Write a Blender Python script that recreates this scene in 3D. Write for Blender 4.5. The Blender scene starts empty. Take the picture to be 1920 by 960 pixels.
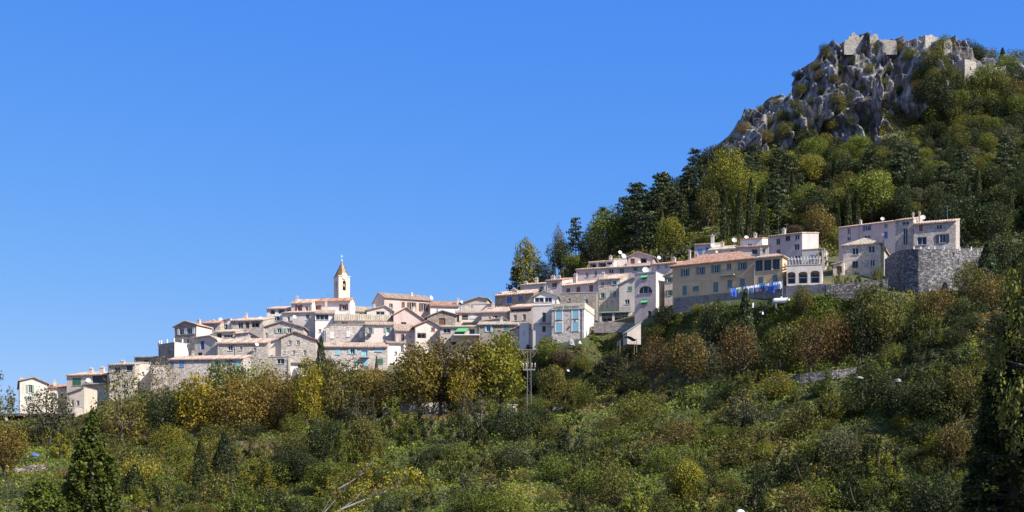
import bpy, math, random
import numpy as np
from mathutils import Vector, Matrix

# ------------------------------------------------------------------ scene, camera, light
scene = bpy.context.scene
C = scene.collection
R = math.radians
F, HZ, CX = 2954.6, 1050.0, 960.0            # focal length, horizon row and centre column in photo pixels (1920 x 960)

cam = bpy.data.cameras.new('camera')
cam.sensor_width = 36.0
cam.angle = R(36.0)
cam.shift_y = (HZ - 480.0) / 1920.0
cam.clip_start, cam.clip_end = 0.5, 30000.0
camo = bpy.data.objects.new('camera', cam)
camo.location = (0, 0, 0)
camo.rotation_euler = (R(90), 0, 0)
C.objects.link(camo)
scene.camera = camo

SUN_EL, SUN_AZ = 41.0, 57.0                   # azimuth measured from +Y (view direction) towards +X ... sun stands to the right, behind the camera
to_sun = Vector((math.cos(R(SUN_EL)) * 0.832, -math.cos(R(SUN_EL)) * 0.555, math.sin(R(SUN_EL))))
sun = bpy.data.lights.new('sun', 'SUN')
sun.energy = 5.0
sun.angle = R(0.53)
sun.color = (1.0, 0.94, 0.86)
suno = bpy.data.objects.new('sun', sun)
suno.rotation_euler = (-to_sun).to_track_quat('-Z', 'Y').to_euler()
suno.location = (200, -100, 300)
C.objects.link(suno)

w = bpy.data.worlds.new('World')
scene.world = w
w.use_nodes = True
nt = w.node_tree
bg = nt.nodes['Background']
sky = nt.nodes.new('ShaderNodeTexSky')
sky.sky_type = 'NISHITA'
sky.sun_disc = False
sky.sun_elevation = R(SUN_EL)
sky.sun_rotation = math.atan2(to_sun.x, to_sun.y)
sky.altitude = 600
sky.air_density = 1.0
sky.dust_density = 0.0
sky.ozone_density = 3.0
EXPO = 0.72
# clear autumn air: a deeper, more even blue over the lowest 25 degrees of the sky than the standard model gives, untouched higher up
hs = nt.nodes.new('ShaderNodeHueSaturation')
hs.inputs['Saturation'].default_value = 1.12
nt.links.new(sky.outputs[0], hs.inputs['Color'])
sp = nt.nodes.new('ShaderNodeSeparateColor'); nt.links.new(hs.outputs[0], sp.inputs[0])
cb = nt.nodes.new('ShaderNodeCombineColor')
for i, (k, g) in enumerate(((.72, 1.18), (.635, .72), (.943, .15))):
    pw = nt.nodes.new('ShaderNodeMath'); pw.operation = 'POWER'; pw.inputs[1].default_value = g
    ml = nt.nodes.new('ShaderNodeMath'); ml.operation = 'MULTIPLY'; ml.inputs[1].default_value = k * .153 ** g / (2 ** EXPO * .12)
    nt.links.new(sp.outputs[i], pw.inputs[0]); nt.links.new(pw.outputs[0], ml.inputs[0]); nt.links.new(ml.outputs[0], cb.inputs[i])
tcw = nt.nodes.new('ShaderNodeTexCoord'); sx = nt.nodes.new('ShaderNodeSeparateXYZ'); nt.links.new(tcw.outputs['Generated'], sx.inputs[0])
mrw = nt.nodes.new('ShaderNodeMapRange'); mrw.inputs[1].default_value = .38; mrw.inputs[2].default_value = .62; nt.links.new(sx.outputs[2], mrw.inputs[0])
hi = nt.nodes.new('ShaderNodeHueSaturation'); hi.inputs['Saturation'].default_value = .8; nt.links.new(sky.outputs[0], hi.inputs['Color'])
mxw = nt.nodes.new('ShaderNodeMix'); mxw.data_type = 'RGBA'
nt.links.new(mrw.outputs[0], mxw.inputs[0]); nt.links.new(cb.outputs[0], mxw.inputs[6]); nt.links.new(hi.outputs[0], mxw.inputs[7])
nt.links.new(mxw.outputs[2], bg.inputs['Color'])
bg.inputs['Strength'].default_value = 0.12

scene.view_settings.view_transform = 'Standard'
scene.view_settings.look = 'None'
scene.view_settings.gamma = 1.0
scene.view_settings.exposure = EXPO
scene.render.engine = 'CYCLES'
scene.cycles.max_bounces = 6
scene.cycles.diffuse_bounces = 3
scene.cycles.transmission_bounces = 4
scene.cycles.use_denoising = True


def P(px, py, Y):
    return Vector(((px - CX) / F * Y, Y, (HZ - py) / F * Y))

# ------------------------------------------------------------------ helpers
class MB:
    """collects faces for ONE mesh"""
    def __init__(self):
        self.v, self.f, self.mi = [], [], []

    def face(self, pts, mi=0):
        n = len(self.v)
        self.v.extend([tuple(p) for p in pts])
        self.f.append(tuple(range(n, n + len(pts))))
        self.mi.append(mi)

    def box(self, x0, x1, y0, y1, z0, z1, m=None, mi=0):
        p = [(x, y, z) for x in (x0, x1) for y in (y0, y1) for z in (z0, z1)]
        if m: p = [m(*q) for q in p]
        n = len(self.v)
        self.v.extend([tuple(q) for q in p])
        for q in ((0, 1, 3, 2), (4, 6, 7, 5), (0, 4, 5, 1), (2, 3, 7, 6), (0, 2, 6, 4), (1, 5, 7, 3)):
            self.f.append(tuple(n + i for i in q)); self.mi.append(mi)

    def slab(self, pts, t, mi=0):
        """polygon of top points pushed down by t"""
        n, k = len(self.v), len(pts)
        self.v.extend([tuple(p) for p in pts])
        self.v.extend([(p[0], p[1], p[2] - t) for p in pts])
        self.f.append(tuple(range(n, n + k))); self.f.append(tuple(range(n + 2 * k - 1, n + k - 1, -1)))
        for i in range(k):
            j = (i + 1) % k
            self.f.append((n + i, n + k + i, n + k + j, n + j))
        self.mi.extend([mi] * (k + 2))

    def tube(self, path, radii, seg=6, cap=True, mi=0):
        path = [Vector(p) for p in path]
        rings = []
        for i, p in enumerate(path):
            d = (path[min(i + 1, len(path) - 1)] - path[max(i - 1, 0)])
            d = d.normalized() if d.length > 1e-9 else Vector((0, 0, 1))
            a = d.cross(Vector((0, 0, 1)) if abs(d.z) < .9 else Vector((1, 0, 0))).normalized()
            b = d.cross(a)
            n = len(self.v)
            for k in range(seg):
                t = 2 * math.pi * k / seg
                self.v.append(tuple(p + (a * math.cos(t) + b * math.sin(t)) * radii[i]))
            rings.append(n)
        for i in range(len(rings) - 1):
            for k in range(seg):
                l = (k + 1) % seg
                self.f.append((rings[i] + k, rings[i] + l, rings[i + 1] + l, rings[i + 1] + k)); self.mi.append(mi)
        if cap:
            self.f.append(tuple(rings[0] + k for k in range(seg))[::-1]); self.mi.append(mi)
            self.f.append(tuple(rings[-1] + k for k in range(seg))); self.mi.append(mi)

    def lathe(self, prof, seg=12, c=(0, 0), mi=0):
        rings = []
        for r, z in prof:
            n = len(self.v)
            for k in range(seg):
                t = 2 * math.pi * k / seg
                self.v.append((c[0] + r * math.cos(t), c[1] + r * math.sin(t), z))
            rings.append(n)
        for i in range(len(rings) - 1):
            for k in range(seg):
                l = (k + 1) % seg
                self.f.append((rings[i] + k, rings[i] + l, rings[i + 1] + l, rings[i + 1] + k)); self.mi.append(mi)

    def mesh(self, name):
        me = bpy.data.meshes.new(name)
        me.from_pydata(self.v, [], self.f)
        me.polygons.foreach_set('material_index', self.mi)
        me.update()
        return me

def obj(name, mb, mats, parent=None, smooth=False):
    me = mb.mesh(name) if isinstance(mb, MB) else mb
    if not isinstance(mats, (list, tuple)): mats = [mats]
    if len(me.materials) == 0:
        for m in mats: me.materials.append(m)
    if smooth: me.shade_smooth()
    o = bpy.data.objects.new(name, me)
    C.objects.link(o)
    if parent: o.parent = parent
    return o

def tag(o, label=None, cat=None, group=None, kind=None):
    if label: o['label'] = label
    if cat: o['category'] = cat
    if group: o['group'] = group
    if kind: o['kind'] = kind
    return o

def thing(name, label, cat, loc=(0, 0, 0), rz=0.0, group=None):
    o = bpy.data.objects.new(name, None)
    o.empty_display_size = .5
    C.objects.link(o)
    o.location = loc
    o.rotation_euler = (0, 0, rz)
    return tag(o, label, cat, group)

def np_mesh(name, verts, faces4, attr=None, mi=None):
    """verts (n,3), faces4 (m,4) arrays; attr: per-face float 'tone'"""
    me = bpy.data.meshes.new(name)
    me.vertices.add(len(verts)); me.vertices.foreach_set('co', np.asarray(verts, np.float32).ravel())
    k = faces4.shape[1]
    me.loops.add(faces4.size); me.loops.foreach_set('vertex_index', faces4.astype(np.int32).ravel())
    me.polygons.add(len(faces4)); me.polygons.foreach_set('loop_start', np.arange(0, faces4.size, k, dtype=np.int32))
    if mi is not None: me.polygons.foreach_set('material_index', np.asarray(mi, np.int32))
    me.update(calc_edges=True)
    if attr is not None:
        a = me.attributes.new('tone', 'FLOAT', 'FACE')
        a.data.foreach_set('value', np.asarray(attr, np.float32))
    return me

# --- value noise
def _h(i, j, k):
    n = (i * 374761393 + j * 668265263 + k * 1274126177) & 0x7fffffff
    n = ((n ^ (n >> 13)) * 1274126177) & 0x7fffffff
    return ((n ^ (n >> 16)) & 0xffff) / 65535.0

def vnoise(x, y, z=0.0):
    x, y, z = np.broadcast_arrays(np.asarray(x, float), np.asarray(y, float), np.asarray(z, float))
    i, j, k = np.floor(x).astype(np.int64), np.floor(y).astype(np.int64), np.floor(z).astype(np.int64)
    u, v, s = x - i, y - j, z - k
    u, v, s = u * u * (3 - 2 * u), v * v * (3 - 2 * v), s * s * (3 - 2 * s)
    r = 0
    for a in (0, 1):
        for b in (0, 1):
            for c in (0, 1):
                r = r + _h(i + a, j + b, k + c) * (u if a else 1 - u) * (v if b else 1 - v) * (s if c else 1 - s)
    return r

def fbm(x, y, z=0.0, o=4):
    r, a, t = 0, .5, 0
    for q in range(o):
        r = r + a * vnoise(np.asarray(x) * 2 ** q + 17.3 * q, np.asarray(y) * 2 ** q + 5.1 * q, np.asarray(z) * 2 ** q); t += a; a *= .5
    return r / t

# ------------------------------------------------------------------ materials
def newmat(name):
    m = bpy.data.materials.new(name); m.use_nodes = True
    t = m.node_tree
    return m, t, t.nodes['Principled BSDF']

def N(t, kind, **kw):
    n = t.nodes.new(kind)
    for k, v in kw.items():
        if k in n.inputs: n.inputs[k].default_value = v
        else: setattr(n, k, v)
    return n

def ramp(t, stops, interp='LINEAR'):
    r = t.nodes.new('ShaderNodeValToRGB')
    r.color_ramp.interpolation = interp
    e = r.color_ramp.elements
    while len(e) < len(stops): e.new(.5)
    for i, (p, c) in enumerate(stops):
        e[i].position = p; e[i].color = (c[0], c[1], c[2], 1)
    return r

def sc(c, k): return tuple(min(1, x * k) for x in c)

_mats = {}
def paint(name, col, rough=.7, var=.12, scale=3.0, metal=0.0):
    if name in _mats: return _mats[name]
    m, t, b = newmat(name)
    tc = N(t, 'ShaderNodeTexCoord')
    n = N(t, 'ShaderNodeTexNoise', Scale=scale, Detail=4.0)
    t.links.new(tc.outputs['Object'], n.inputs['Vector'])
    r = ramp(t, [(.3, sc(col, 1 - var)), (.7, sc(col, 1 + var))])
    t.links.new(n.outputs['Fac'], r.inputs[0])
    t.links.new(r.outputs[0], b.inputs['Base Color'])
    b.inputs['Roughness'].default_value = rough
    b.inputs['Metallic'].default_value = metal
    _mats[name] = m
    return m

def wall_mat(kind, col):
    """render (plaster) with stains, or rubble stone laid in mortar"""
    key = (kind, tuple(round(c, 3) for c in col))
    if key in _mats: return _mats[key]
    m, t, b = newmat(kind + '_wall')
    tc = N(t, 'ShaderNodeTexCoord')
    oi = N(t, 'ShaderNodeObjectInfo')
    sh = N(t, 'ShaderNodeVectorMath', operation='ADD')
    mulr = N(t, 'ShaderNodeMath', operation='MULTIPLY'); mulr.inputs[1].default_value = 80
    t.links.new(oi.outputs['Random'], mulr.inputs[0])
    t.links.new(tc.outputs['Object'], sh.inputs[0]); t.links.new(mulr.outputs[0], sh.inputs[1])
    big = N(t, 'ShaderNodeTexNoise', Scale=.35, Detail=5.0, Roughness=.65)
    t.links.new(sh.outputs[0], big.inputs['Vector'])
    mp = N(t, 'ShaderNodeMapping'); mp.inputs['Scale'].default_value = (1.1, 1.1, .16)
    t.links.new(sh.outputs[0], mp.inputs['Vector'])
    st = N(t, 'ShaderNodeTexNoise', Scale=1.0, Detail=5.0, Roughness=.7)
    t.links.new(mp.outputs[0], st.inputs['Vector'])
    bump = N(t, 'ShaderNodeBump', Distance=.12)
    if kind in ('stone', 'speckle'):
        vs = 2.6 if kind == 'stone' else 3.0
        lo_, md_, hi_, mor = (.7, 1.0, 1.25, .86) if kind == 'stone' else (.45, .95, 2.6, .4)
        mz = N(t, 'ShaderNodeMapping'); mz.inputs['Scale'].default_value = (1, 1, 1.5)
        t.links.new(sh.outputs[0], mz.inputs['Vector'])
        vo = N(t, 'ShaderNodeTexVoronoi', Scale=vs, Randomness=.9)
        t.links.new(mz.outputs[0], vo.inputs['Vector'])
        vd = N(t, 'ShaderNodeTexVoronoi', Scale=vs, Randomness=.9, feature='DISTANCE_TO_EDGE')
        t.links.new(mz.outputs[0], vd.inputs['Vector'])
        sepc = N(t, 'ShaderNodeSeparateColor'); t.links.new(vo.outputs['Color'], sepc.inputs[0])
        r1 = ramp(t, [(0, sc(col, lo_)), (.5, sc(col, md_)), (1, sc(col, hi_))])
        t.links.new(sepc.outputs[0], r1.inputs[0])
        e = ramp(t, [(0.0, (0, 0, 0)), (.09, (1, 1, 1))])
        t.links.new(vd.outputs['Distance'], e.inputs[0])
        mo = N(t, 'ShaderNodeMix', data_type='RGBA'); mo.inputs[6].default_value = (*sc(col, mor), 1)
        t.links.new(e.outputs[0], mo.inputs[0]); t.links.new(r1.outputs[0], mo.inputs[7])
        base = mo.outputs[2]
        t.links.new(e.outputs[0], bump.inputs['Height']); bump.inputs['Strength'].default_value = .7
    else:
        n2 = N(t, 'ShaderNodeTexNoise', Scale=5.0, Detail=3.0)
        t.links.new(sh.outputs[0], n2.inputs['Vector'])
        r1 = ramp(t, [(.3, sc(col, .88)), (.7, sc(col, 1.08))])
        t.links.new(n2.outputs['Fac'], r1.inputs[0])
        base = r1.outputs[0]
        t.links.new(n2.outputs['Fac'], bump.inputs['Height']); bump.inputs['Strength'].default_value = .25
    # weathering: broad patches and vertical run-off streaks, part of the wall's own colour
    pa = ramp(t, [(.40, (0, 0, 0)), (.66, (1, 1, 1))]); t.links.new(big.outputs['Fac'], pa.inputs[0])
    mm = N(t, 'ShaderNodeMix', data_type='RGBA', blend_type='MULTIPLY'); mm.inputs[7].default_value = (.74, .70, .65, 1)
    ml = N(t, 'ShaderNodeMath', operation='MULTIPLY'); ml.inputs[1].default_value = .55
    t.links.new(pa.outputs[0], ml.inputs[0]); t.links.new(ml.outputs[0], mm.inputs[0]); t.links.new(base, mm.inputs[6])
    pb = ramp(t, [(.5, (0, 0, 0)), (.72, (1, 1, 1))]); t.links.new(st.outputs['Fac'], pb.inputs[0])
    m2 = N(t, 'ShaderNodeMix', data_type='RGBA', blend_type='MULTIPLY'); m2.inputs[7].default_value = (.66, .63, .60, 1)
    ml2 = N(t, 'ShaderNodeMath', operation='MULTIPLY'); ml2.inputs[1].default_value = .5
    t.links.new(pb.outputs[0], ml2.inputs[0]); t.links.new(ml2.outputs[0], m2.inputs[0]); t.links.new(mm.outputs[2], m2.inputs[6])
    t.links.new(m2.outputs[2], b.inputs['Base Color'])
    t.links.new(bump.outputs[0], b.inputs['Normal'])
    b.inputs['Roughness'].default_value = .9
    _mats[key] = m
    return m

def roof_mat(name, a, c, d):
    """canal tiles: rows of half-round tiles, each row a different firing"""
    if name in _mats: return _mats[name]
    m, t, b = newmat(name)
    tc = N(t, 'ShaderNodeTexCoord')
    mp = N(t, 'ShaderNodeMapping'); mp.inputs['Scale'].default_value = (4.0, 1.6, 1.6)
    t.links.new(tc.outputs['Object'], mp.inputs['Vector'])
    vo = N(t, 'ShaderNodeTexVoronoi', Scale=1.0, Randomness=.35)
    t.links.new(mp.outputs[0], vo.inputs['Vector'])
    sepc = N(t, 'ShaderNodeSeparateColor'); t.links.new(vo.outputs['Color'], sepc.inputs[0])
    n = N(t, 'ShaderNodeTexNoise', Scale=.8, Detail=5.0); t.links.new(tc.outputs['Object'], n.inputs['Vector'])
    ad = N(t, 'ShaderNodeMath', operation='MULTIPLY_ADD'); ad.inputs[1].default_value = .55
    t.links.new(sepc.outputs[0], ad.inputs[0])
    hn = N(t, 'ShaderNodeMath', operation='MULTIPLY'); hn.inputs[1].default_value = .5
    t.links.new(n.outputs['Fac'], hn.inputs[0]); t.links.new(hn.outputs[0], ad.inputs[2])
    r = ramp(t, [(.1, a), (.5, c), (.9, d)]); t.links.new(ad.outputs[0], r.inputs[0])
    t.links.new(r.outputs[0], b.inputs['Base Color'])
    wv = N(t, 'ShaderNodeTexWave', Scale=1.3, bands_direction='X'); t.links.new(tc.outputs['Object'], wv.inputs['Vector'])
    bump = N(t, 'ShaderNodeBump', Distance=.15, Strength=.6); t.links.new(wv.outputs['Fac'], bump.inputs['Height'])
    t.links.new(bump.outputs[0], b.inputs['Normal'])
    b.inputs['Roughness'].default_value = .9
    _mats[name] = m
    return m

ROOFS = {
    'pink': roof_mat('pale_pink_tiles', (.30, .20, .15), (.44, .32, .25), (.55, .44, .36)),
    'red': roof_mat('red_tiles', (.26, .12, .08), (.39, .20, .13), (.50, .34, .26)),
    'buff': roof_mat('buff_tiles', (.26, .20, .15), (.40, .33, .25), (.52, .46, .37)),
    'grey': roof_mat('weathered_grey_tiles', (.20, .17, .15), (.32, .28, .25), (.44, .39, .34)),
}

PAL = {
    'green': ((0.0336, 0.05, 0.0076), (0.0918, 0.112, 0.0142), (0.1848, 0.195, 0.0266)),
    'bright': ((0.056, 0.085, 0.0095), (0.1232, 0.165, 0.0171), (0.2128, 0.26, 0.0285)),
    'dark': ((0.0146, 0.024, 0.0076), (0.0336, 0.046, 0.0114), (0.0739, 0.086, 0.019)),
    'olive': ((0.0426, 0.052, 0.0114), (0.1064, 0.108, 0.019), (0.224, 0.19, 0.0323)),
    'brown': ((0.065, 0.05, 0.014), (0.135, 0.098, 0.024), (0.24, 0.16, 0.04)),
    'gold': ((0.08, 0.085, 0.01), (0.2, 0.155, 0.013), (0.38, 0.25, 0.02)),
    'purple': ((0.06, 0.048, 0.028), (0.125, 0.092, 0.05), (0.19, 0.14, 0.07)),
    'orange': ((0.07, 0.058, 0.015), (0.15, 0.1, 0.026), (0.27, 0.16, 0.038)),
    'grey': ((0.0426, 0.046, 0.0209), (0.0896, 0.09, 0.0418), (0.1624, 0.15, 0.0712)),
    'yg': ((0.0672, 0.075, 0.0095), (0.168, 0.165, 0.0162), (0.3248, 0.28, 0.0285)),
    'pine': ((0.0202, 0.035, 0.0152), (0.0448, 0.062, 0.0228), (0.0896, 0.105, 0.0323)),
    'lemon': ((0.11, 0.12, 0.012), (0.25, 0.23, 0.018), (0.44, 0.37, 0.025)),
    'crimson': ((0.08, 0.01, 0.015), (0.16, 0.02, 0.03), (0.22, 0.04, 0.05)),
    'rust': ((0.075, 0.058, 0.013), (0.185, 0.125, 0.024), (0.34, 0.23, 0.042)),
    'fresh': ((0.0504, 0.07, 0.0095), (0.1232, 0.145, 0.0171), (0.2464, 0.25, 0.0333)),  # yellower copy of the green, sunlight put into the leaf colour
    'straw': ((0.16, 0.12, 0.05), (0.24, 0.19, 0.09), (0.32, 0.26, 0.14)),
}
def leaf_mat(pal):
    key = 'leaf_' + pal
    if key in _mats: return _mats[key]
    m, t, b = newmat('leaves_' + pal)
    at = N(t, 'ShaderNodeAttribute', attribute_name='tone')
    oi = N(t, 'ShaderNodeObjectInfo')
    p = PAL[pal]
    r = ramp(t, [(.05, p[0]), (.5, p[1]), (.95, p[2])])
    t.links.new(at.outputs['Fac'], r.inputs[0])
    h = N(t, 'ShaderNodeHueSaturation')
    mr = N(t, 'ShaderNodeMapRange'); mr.inputs[3].default_value = .482; mr.inputs[4].default_value = .518
    t.links.new(oi.outputs['Random'], mr.inputs[0]); t.links.new(mr.outputs[0], h.inputs['Hue'])
    f = N(t, 'ShaderNodeMath', operation='MULTIPLY'); f.inputs[1].default_value = 7.31
    fr = N(t, 'ShaderNodeMath', operation='FRACT')
    t.links.new(oi.outputs['Random'], f.inputs[0]); t.links.new(f.outputs[0], fr.inputs[0])
    mv = N(t, 'ShaderNodeMapRange'); mv.inputs[3].default_value = .78; mv.inputs[4].default_value = 1.22
    t.links.new(fr.outputs[0], mv.inputs[0]); t.links.new(mv.outputs[0], h.inputs['Value'])
    t.links.new(r.outputs[0], h.inputs['Color'])
    t.links.new(h.outputs[0], b.inputs['Base Color'])
    b.inputs['Roughness'].default_value = .55
    b.inputs['Specular IOR Level'].default_value = .25
    tr = N(t, 'ShaderNodeBsdfTranslucent'); t.links.new(h.outputs[0], tr.inputs['Color'])
    mx = N(t, 'ShaderNodeMixShader'); mx.inputs[0].default_value = .28
    out = t.nodes['Material Output']
    t.links.new(b.outputs[0], mx.inputs[1]); t.links.new(tr.outputs[0], mx.inputs[2]); t.links.new(mx.outputs[0], out.inputs['Surface'])
    _mats[key] = m
    return m

BARK = paint('bark', (.10, .08, .065), .95, .35, 6)
PALEBARK = paint('pale_bark', (.27, .24, .20), .95, .3, 6)

# ------------------------------------------------------------------ terrain
def ctl(*pts):
    a = np.array(pts, float)
    return lambda px: np.interp(px, a[:, 0], a[:, 1])

road_py = ctl((-6000, 900), (-600, 858), (0, 846), (200, 842), (330, 838), (450, 825), (600, 806), (700, 796), (800, 786), (900, 782), (1000, 772), (1100, 762),
              (1200, 745), (1300, 733), (1400, 722), (1500, 706), (1600, 690), (1700, 650), (1800, 610), (1900, 585), (2600, 560), (8000, 620))
base_py = ctl((-6000, 860), (-600, 800), (0, 792), (130, 790), (200, 760), (300, 735), (400, 728), (500, 715), (600, 706), (700, 704), (800, 700), (900, 684),
              (1000, 660), (1100, 640), (1150, 626), (1200, 612), (1250, 592), (1350, 572), (1450, 560), (1540, 544), (1600, 535), (1660, 545), (1720, 552), (1830, 545), (1900, 520), (2600, 470), (8000, 600))
ridge_py = ctl((-6000, 860), (-600, 815), (0, 806), (130, 800), (200, 745), (300, 700), (400, 665), (500, 630), (600, 608), (700, 600), (800, 598), (900, 592),
               (960, 578), (1050, 566), (1120, 556), (1200, 538), (1300, 500), (1440, 480), (1560, 470), (1700, 462), (1830, 455), (1900, 440), (2600, 380), (8000, 560))
hill_py = ctl((-6000, 900), (-600, 845), (0, 836), (200, 790), (500, 690), (800, 640), (900, 610), (960, 578), (1000, 556), (1050, 520), (1100, 478), (1150, 446), (1200, 420),
              (1250, 398), (1300, 372), (1350, 316), (1400, 294), (1500, 292), (1600, 300), (1700, 285), (1800, 265), (1900, 250), (2000, 240), (2600, 290), (8000, 520))
top_py = ctl((-6000, 930), (-600, 890), (0, 870), (200, 830), (500, 740), (800, 680), (900, 650), (960, 606), (1000, 566), (1050, 520), (1100, 474), (1150, 440), (1200, 412),
             (1250, 385), (1300, 360), (1340, 325), (1360, 296), (1400, 255), (1450, 226), (1490, 195), (1510, 165), (1560, 122), (1600, 98), (1660, 92), (1760, 96), (1800, 108),
             (1850, 124), (1920, 136), (2000, 160), (2600, 330), (8000, 520))
Y4f = ctl((-6000, 284), (1000, 284), (1034, 278), (1095, 276), (1130, 284), (1190, 279), (1246, 274), (1300, 264), (1414, 257), (1475, 252), (1541, 249.5), (1600, 250.5), (1665, 253), (1830, 252), (2000, 250), (8000, 280))
Y2f = ctl((-6000, 256), (1000, 256), (1150, 252), (1300, 240), (1500, 226), (1700, 222), (1900, 220), (8000, 240))
def rowvals(px):
    """depths and heights of the ground along the sight column px"""
    px = np.asarray(px, float)
    one = np.ones_like(px)
    z = lambda py, Y: (HZ - py) / F * Y
    Y2, Y4 = Y2f(px), Y4f(px)
    zr, zb, zg, zh, zt = z(road_py(px), Y2), z(base_py(px), Y4), z(ridge_py(px), 334.), z(hill_py(px), 404.), z(top_py(px), 440.)
    Ys = [2 * one, 40 * one, 110 * one, 150 * one, 188 * one, Y2, Y2 + 14, Y4, 334 * one, 404 * one, 440 * one, 470 * one, 560 * one, 900 * one, 9000 * one]
    Zs = [-1.7 * one, -6 * one, -5 * one, -1 * one, z(962., 188.) * one, zr, zr + .3, zb, zg, zh, zt, zt - 1.5, zt * .75 - 8, -20 * one, -80 * one]
    return Ys, Zs

def gnoise(x, y):
    return ((fbm(x / 14., y / 14., 3.1, 3) - .5) * 2.0 + (fbm(x / 4., y / 4., 8.7, 2) - .5) * .6) * np.clip((y - 60) / 60, 0, 1)

def ground_v(px, Y):
    """ground height, arrays of sight columns and depths"""
    px, Y = np.asarray(px, float), np.asarray(Y, float)
    Ys, Zs = rowvals(px)
    z = np.array(Zs[0] + 0 * Y)
    for i in range(len(Ys) - 1):
        f = np.clip((Y - Ys[i]) / np.maximum(Ys[i + 1] - Ys[i], .01), 0, 1)
        z = np.where(Y >= Ys[i], Zs[i] + (Zs[i + 1] - Zs[i]) * f, z)
    return z + gnoise((px - CX) / F * Y, Y)

def ground(px, Y): return float(ground_v([px], [Y])[0])

def Yat(px, py, lo=150, hi=440):
    """depth at which the sight line (px, py) meets the ground"""
    q = np.arange(lo, hi, .5)
    pz = HZ - ground_v(px + 0 * q, q) * F / q
    i = np.nonzero(pz <= py)[0]
    return float(q[i[0]]) if len(i) else float(hi)

pxs = np.concatenate([np.linspace(-6000, -700, 12), np.linspace(-600, -120, 16), np.arange(-100, 2021, 7.0), np.linspace(2050, 2600, 16), np.linspace(3000, 8000, 10)])
Ys, Zs = rowvals(pxs)
sub = [4, 6, 4, 10, 24, 6, 8, 14, 22, 16, 8, 6, 4, 6]
vy, vz = [], []
for r in range(len(Ys) - 1):
    for k in range(sub[r]):
        f = k / sub[r]
        vy.append(Ys[r] + (Ys[r + 1] - Ys[r]) * f); vz.append(Zs[r] + (Zs[r + 1] - Zs[r]) * f)
vy.append(Ys[-1]); vz.append(Zs[-1])
vy = np.array(vy); vz = np.array(vz)
vx = (pxs - CX) / F * vy
vz = vz + gnoise(vx, vy)
nr, nc = vx.shape
ii = np.arange(nr * nc).reshape(nr, nc)
fq = np.stack([ii[:-1, :-1], ii[:-1, 1:], ii[1:, 1:], ii[1:, :-1]], -1).reshape(-1, 4)
gm, t, b = newmat('hillside_earth')
tc = N(t, 'ShaderNodeTexCoord')
n1 = N(t, 'ShaderNodeTexNoise', Scale=.06, Detail=6.0, Roughness=.6); t.links.new(tc.outputs['Object'], n1.inputs['Vector'])
n2 = N(t, 'ShaderNodeTexNoise', Scale=1.2, Detail=6.0, Roughness=.7); t.links.new(tc.outputs['Object'], n2.inputs['Vector'])
mx = N(t, 'ShaderNodeMath', operation='MULTIPLY_ADD'); mx.inputs[1].default_value = .5
hf = N(t, 'ShaderNodeMath', operation='MULTIPLY'); hf.inputs[1].default_value = .5
t.links.new(n2.outputs['Fac'], hf.inputs[0]); t.links.new(n1.outputs['Fac'], mx.inputs[0]); t.links.new(hf.outputs[0], mx.inputs[2])
r = ramp(t, [(.32, (.035, .05, .015)), (.48, (.06, .075, .022)), (.58, (.12, .10, .05)), (.72, (.20, .165, .10))])
t.links.new(mx.outputs[0], r.inputs[0]); t.links.new(r.outputs[0], b.inputs['Base Color'])
bp = N(t, 'ShaderNodeBump', Strength=.8, Distance=.4); t.links.new(n2.outputs['Fac'], bp.inputs['Height']); t.links.new(bp.outputs[0], b.inputs['Normal'])
b.inputs['Roughness'].default_value = 1.0
tag(obj('hillside_terrain', np_mesh('hillside_terrain', np.stack([vx, vy, vz], -1).reshape(-1, 3), fq), gm, smooth=True),
    'scrubby hillside rising from the valley to the rocky summit', None, None, 'structure')

# ------------------------------------------------------------------ the limestone cliff of the summit
rm, t, b = newmat('limestone')
tc = N(t, 'ShaderNodeTexCoord')
mp = N(t, 'ShaderNodeMapping'); mp.inputs['Scale'].default_value = (1, 1, .35); t.links.new(tc.outputs['Object'], mp.inputs['Vector'])
n1 = N(t, 'ShaderNodeTexNoise', Scale=.35, Detail=9.0, Roughness=.68); t.links.new(mp.outputs[0], n1.inputs['Vector'])
n2 = N(t, 'ShaderNodeTexNoise', Scale=.11, Detail=4.0); t.links.new(tc.outputs['Object'], n2.inputs['Vector'])
r = ramp(t, [(.37, (.03, .03, .032)), (.47, (.09, .088, .087)), (.56, (.27, .262, .255)), (.67, (.56, .54, .52))]); t.links.new(n1.outputs['Fac'], r.inputs[0])
r2 = ramp(t, [(.52, (0, 0, 0)), (.72, (1, 1, 1))]); t.links.new(n2.outputs['Fac'], r2.inputs[0])
mo = N(t, 'ShaderNodeMix', data_type='RGBA'); mo.inputs[7].default_value = (.24, .19, .13, 1)
hf = N(t, 'ShaderNodeMath', operation='MULTIPLY'); hf.inputs[1].default_value = .6; t.links.new(r2.outputs[0], hf.inputs[0])
t.links.new(hf.outputs[0], mo.inputs[0]); t.links.new(r.outputs[0], mo.inputs[6]); t.links.new(mo.outputs[2], b.inputs['Base Color'])
bp = N(t, 'ShaderNodeBump', Strength=.9, Distance=.8); t.links.new(n1.outputs['Fac'], bp.inputs['Height']); t.links.new(bp.outputs[0], b.inputs['Normal'])
b.inputs['Roughness'].default_value = .95
ROCK = rm

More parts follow.
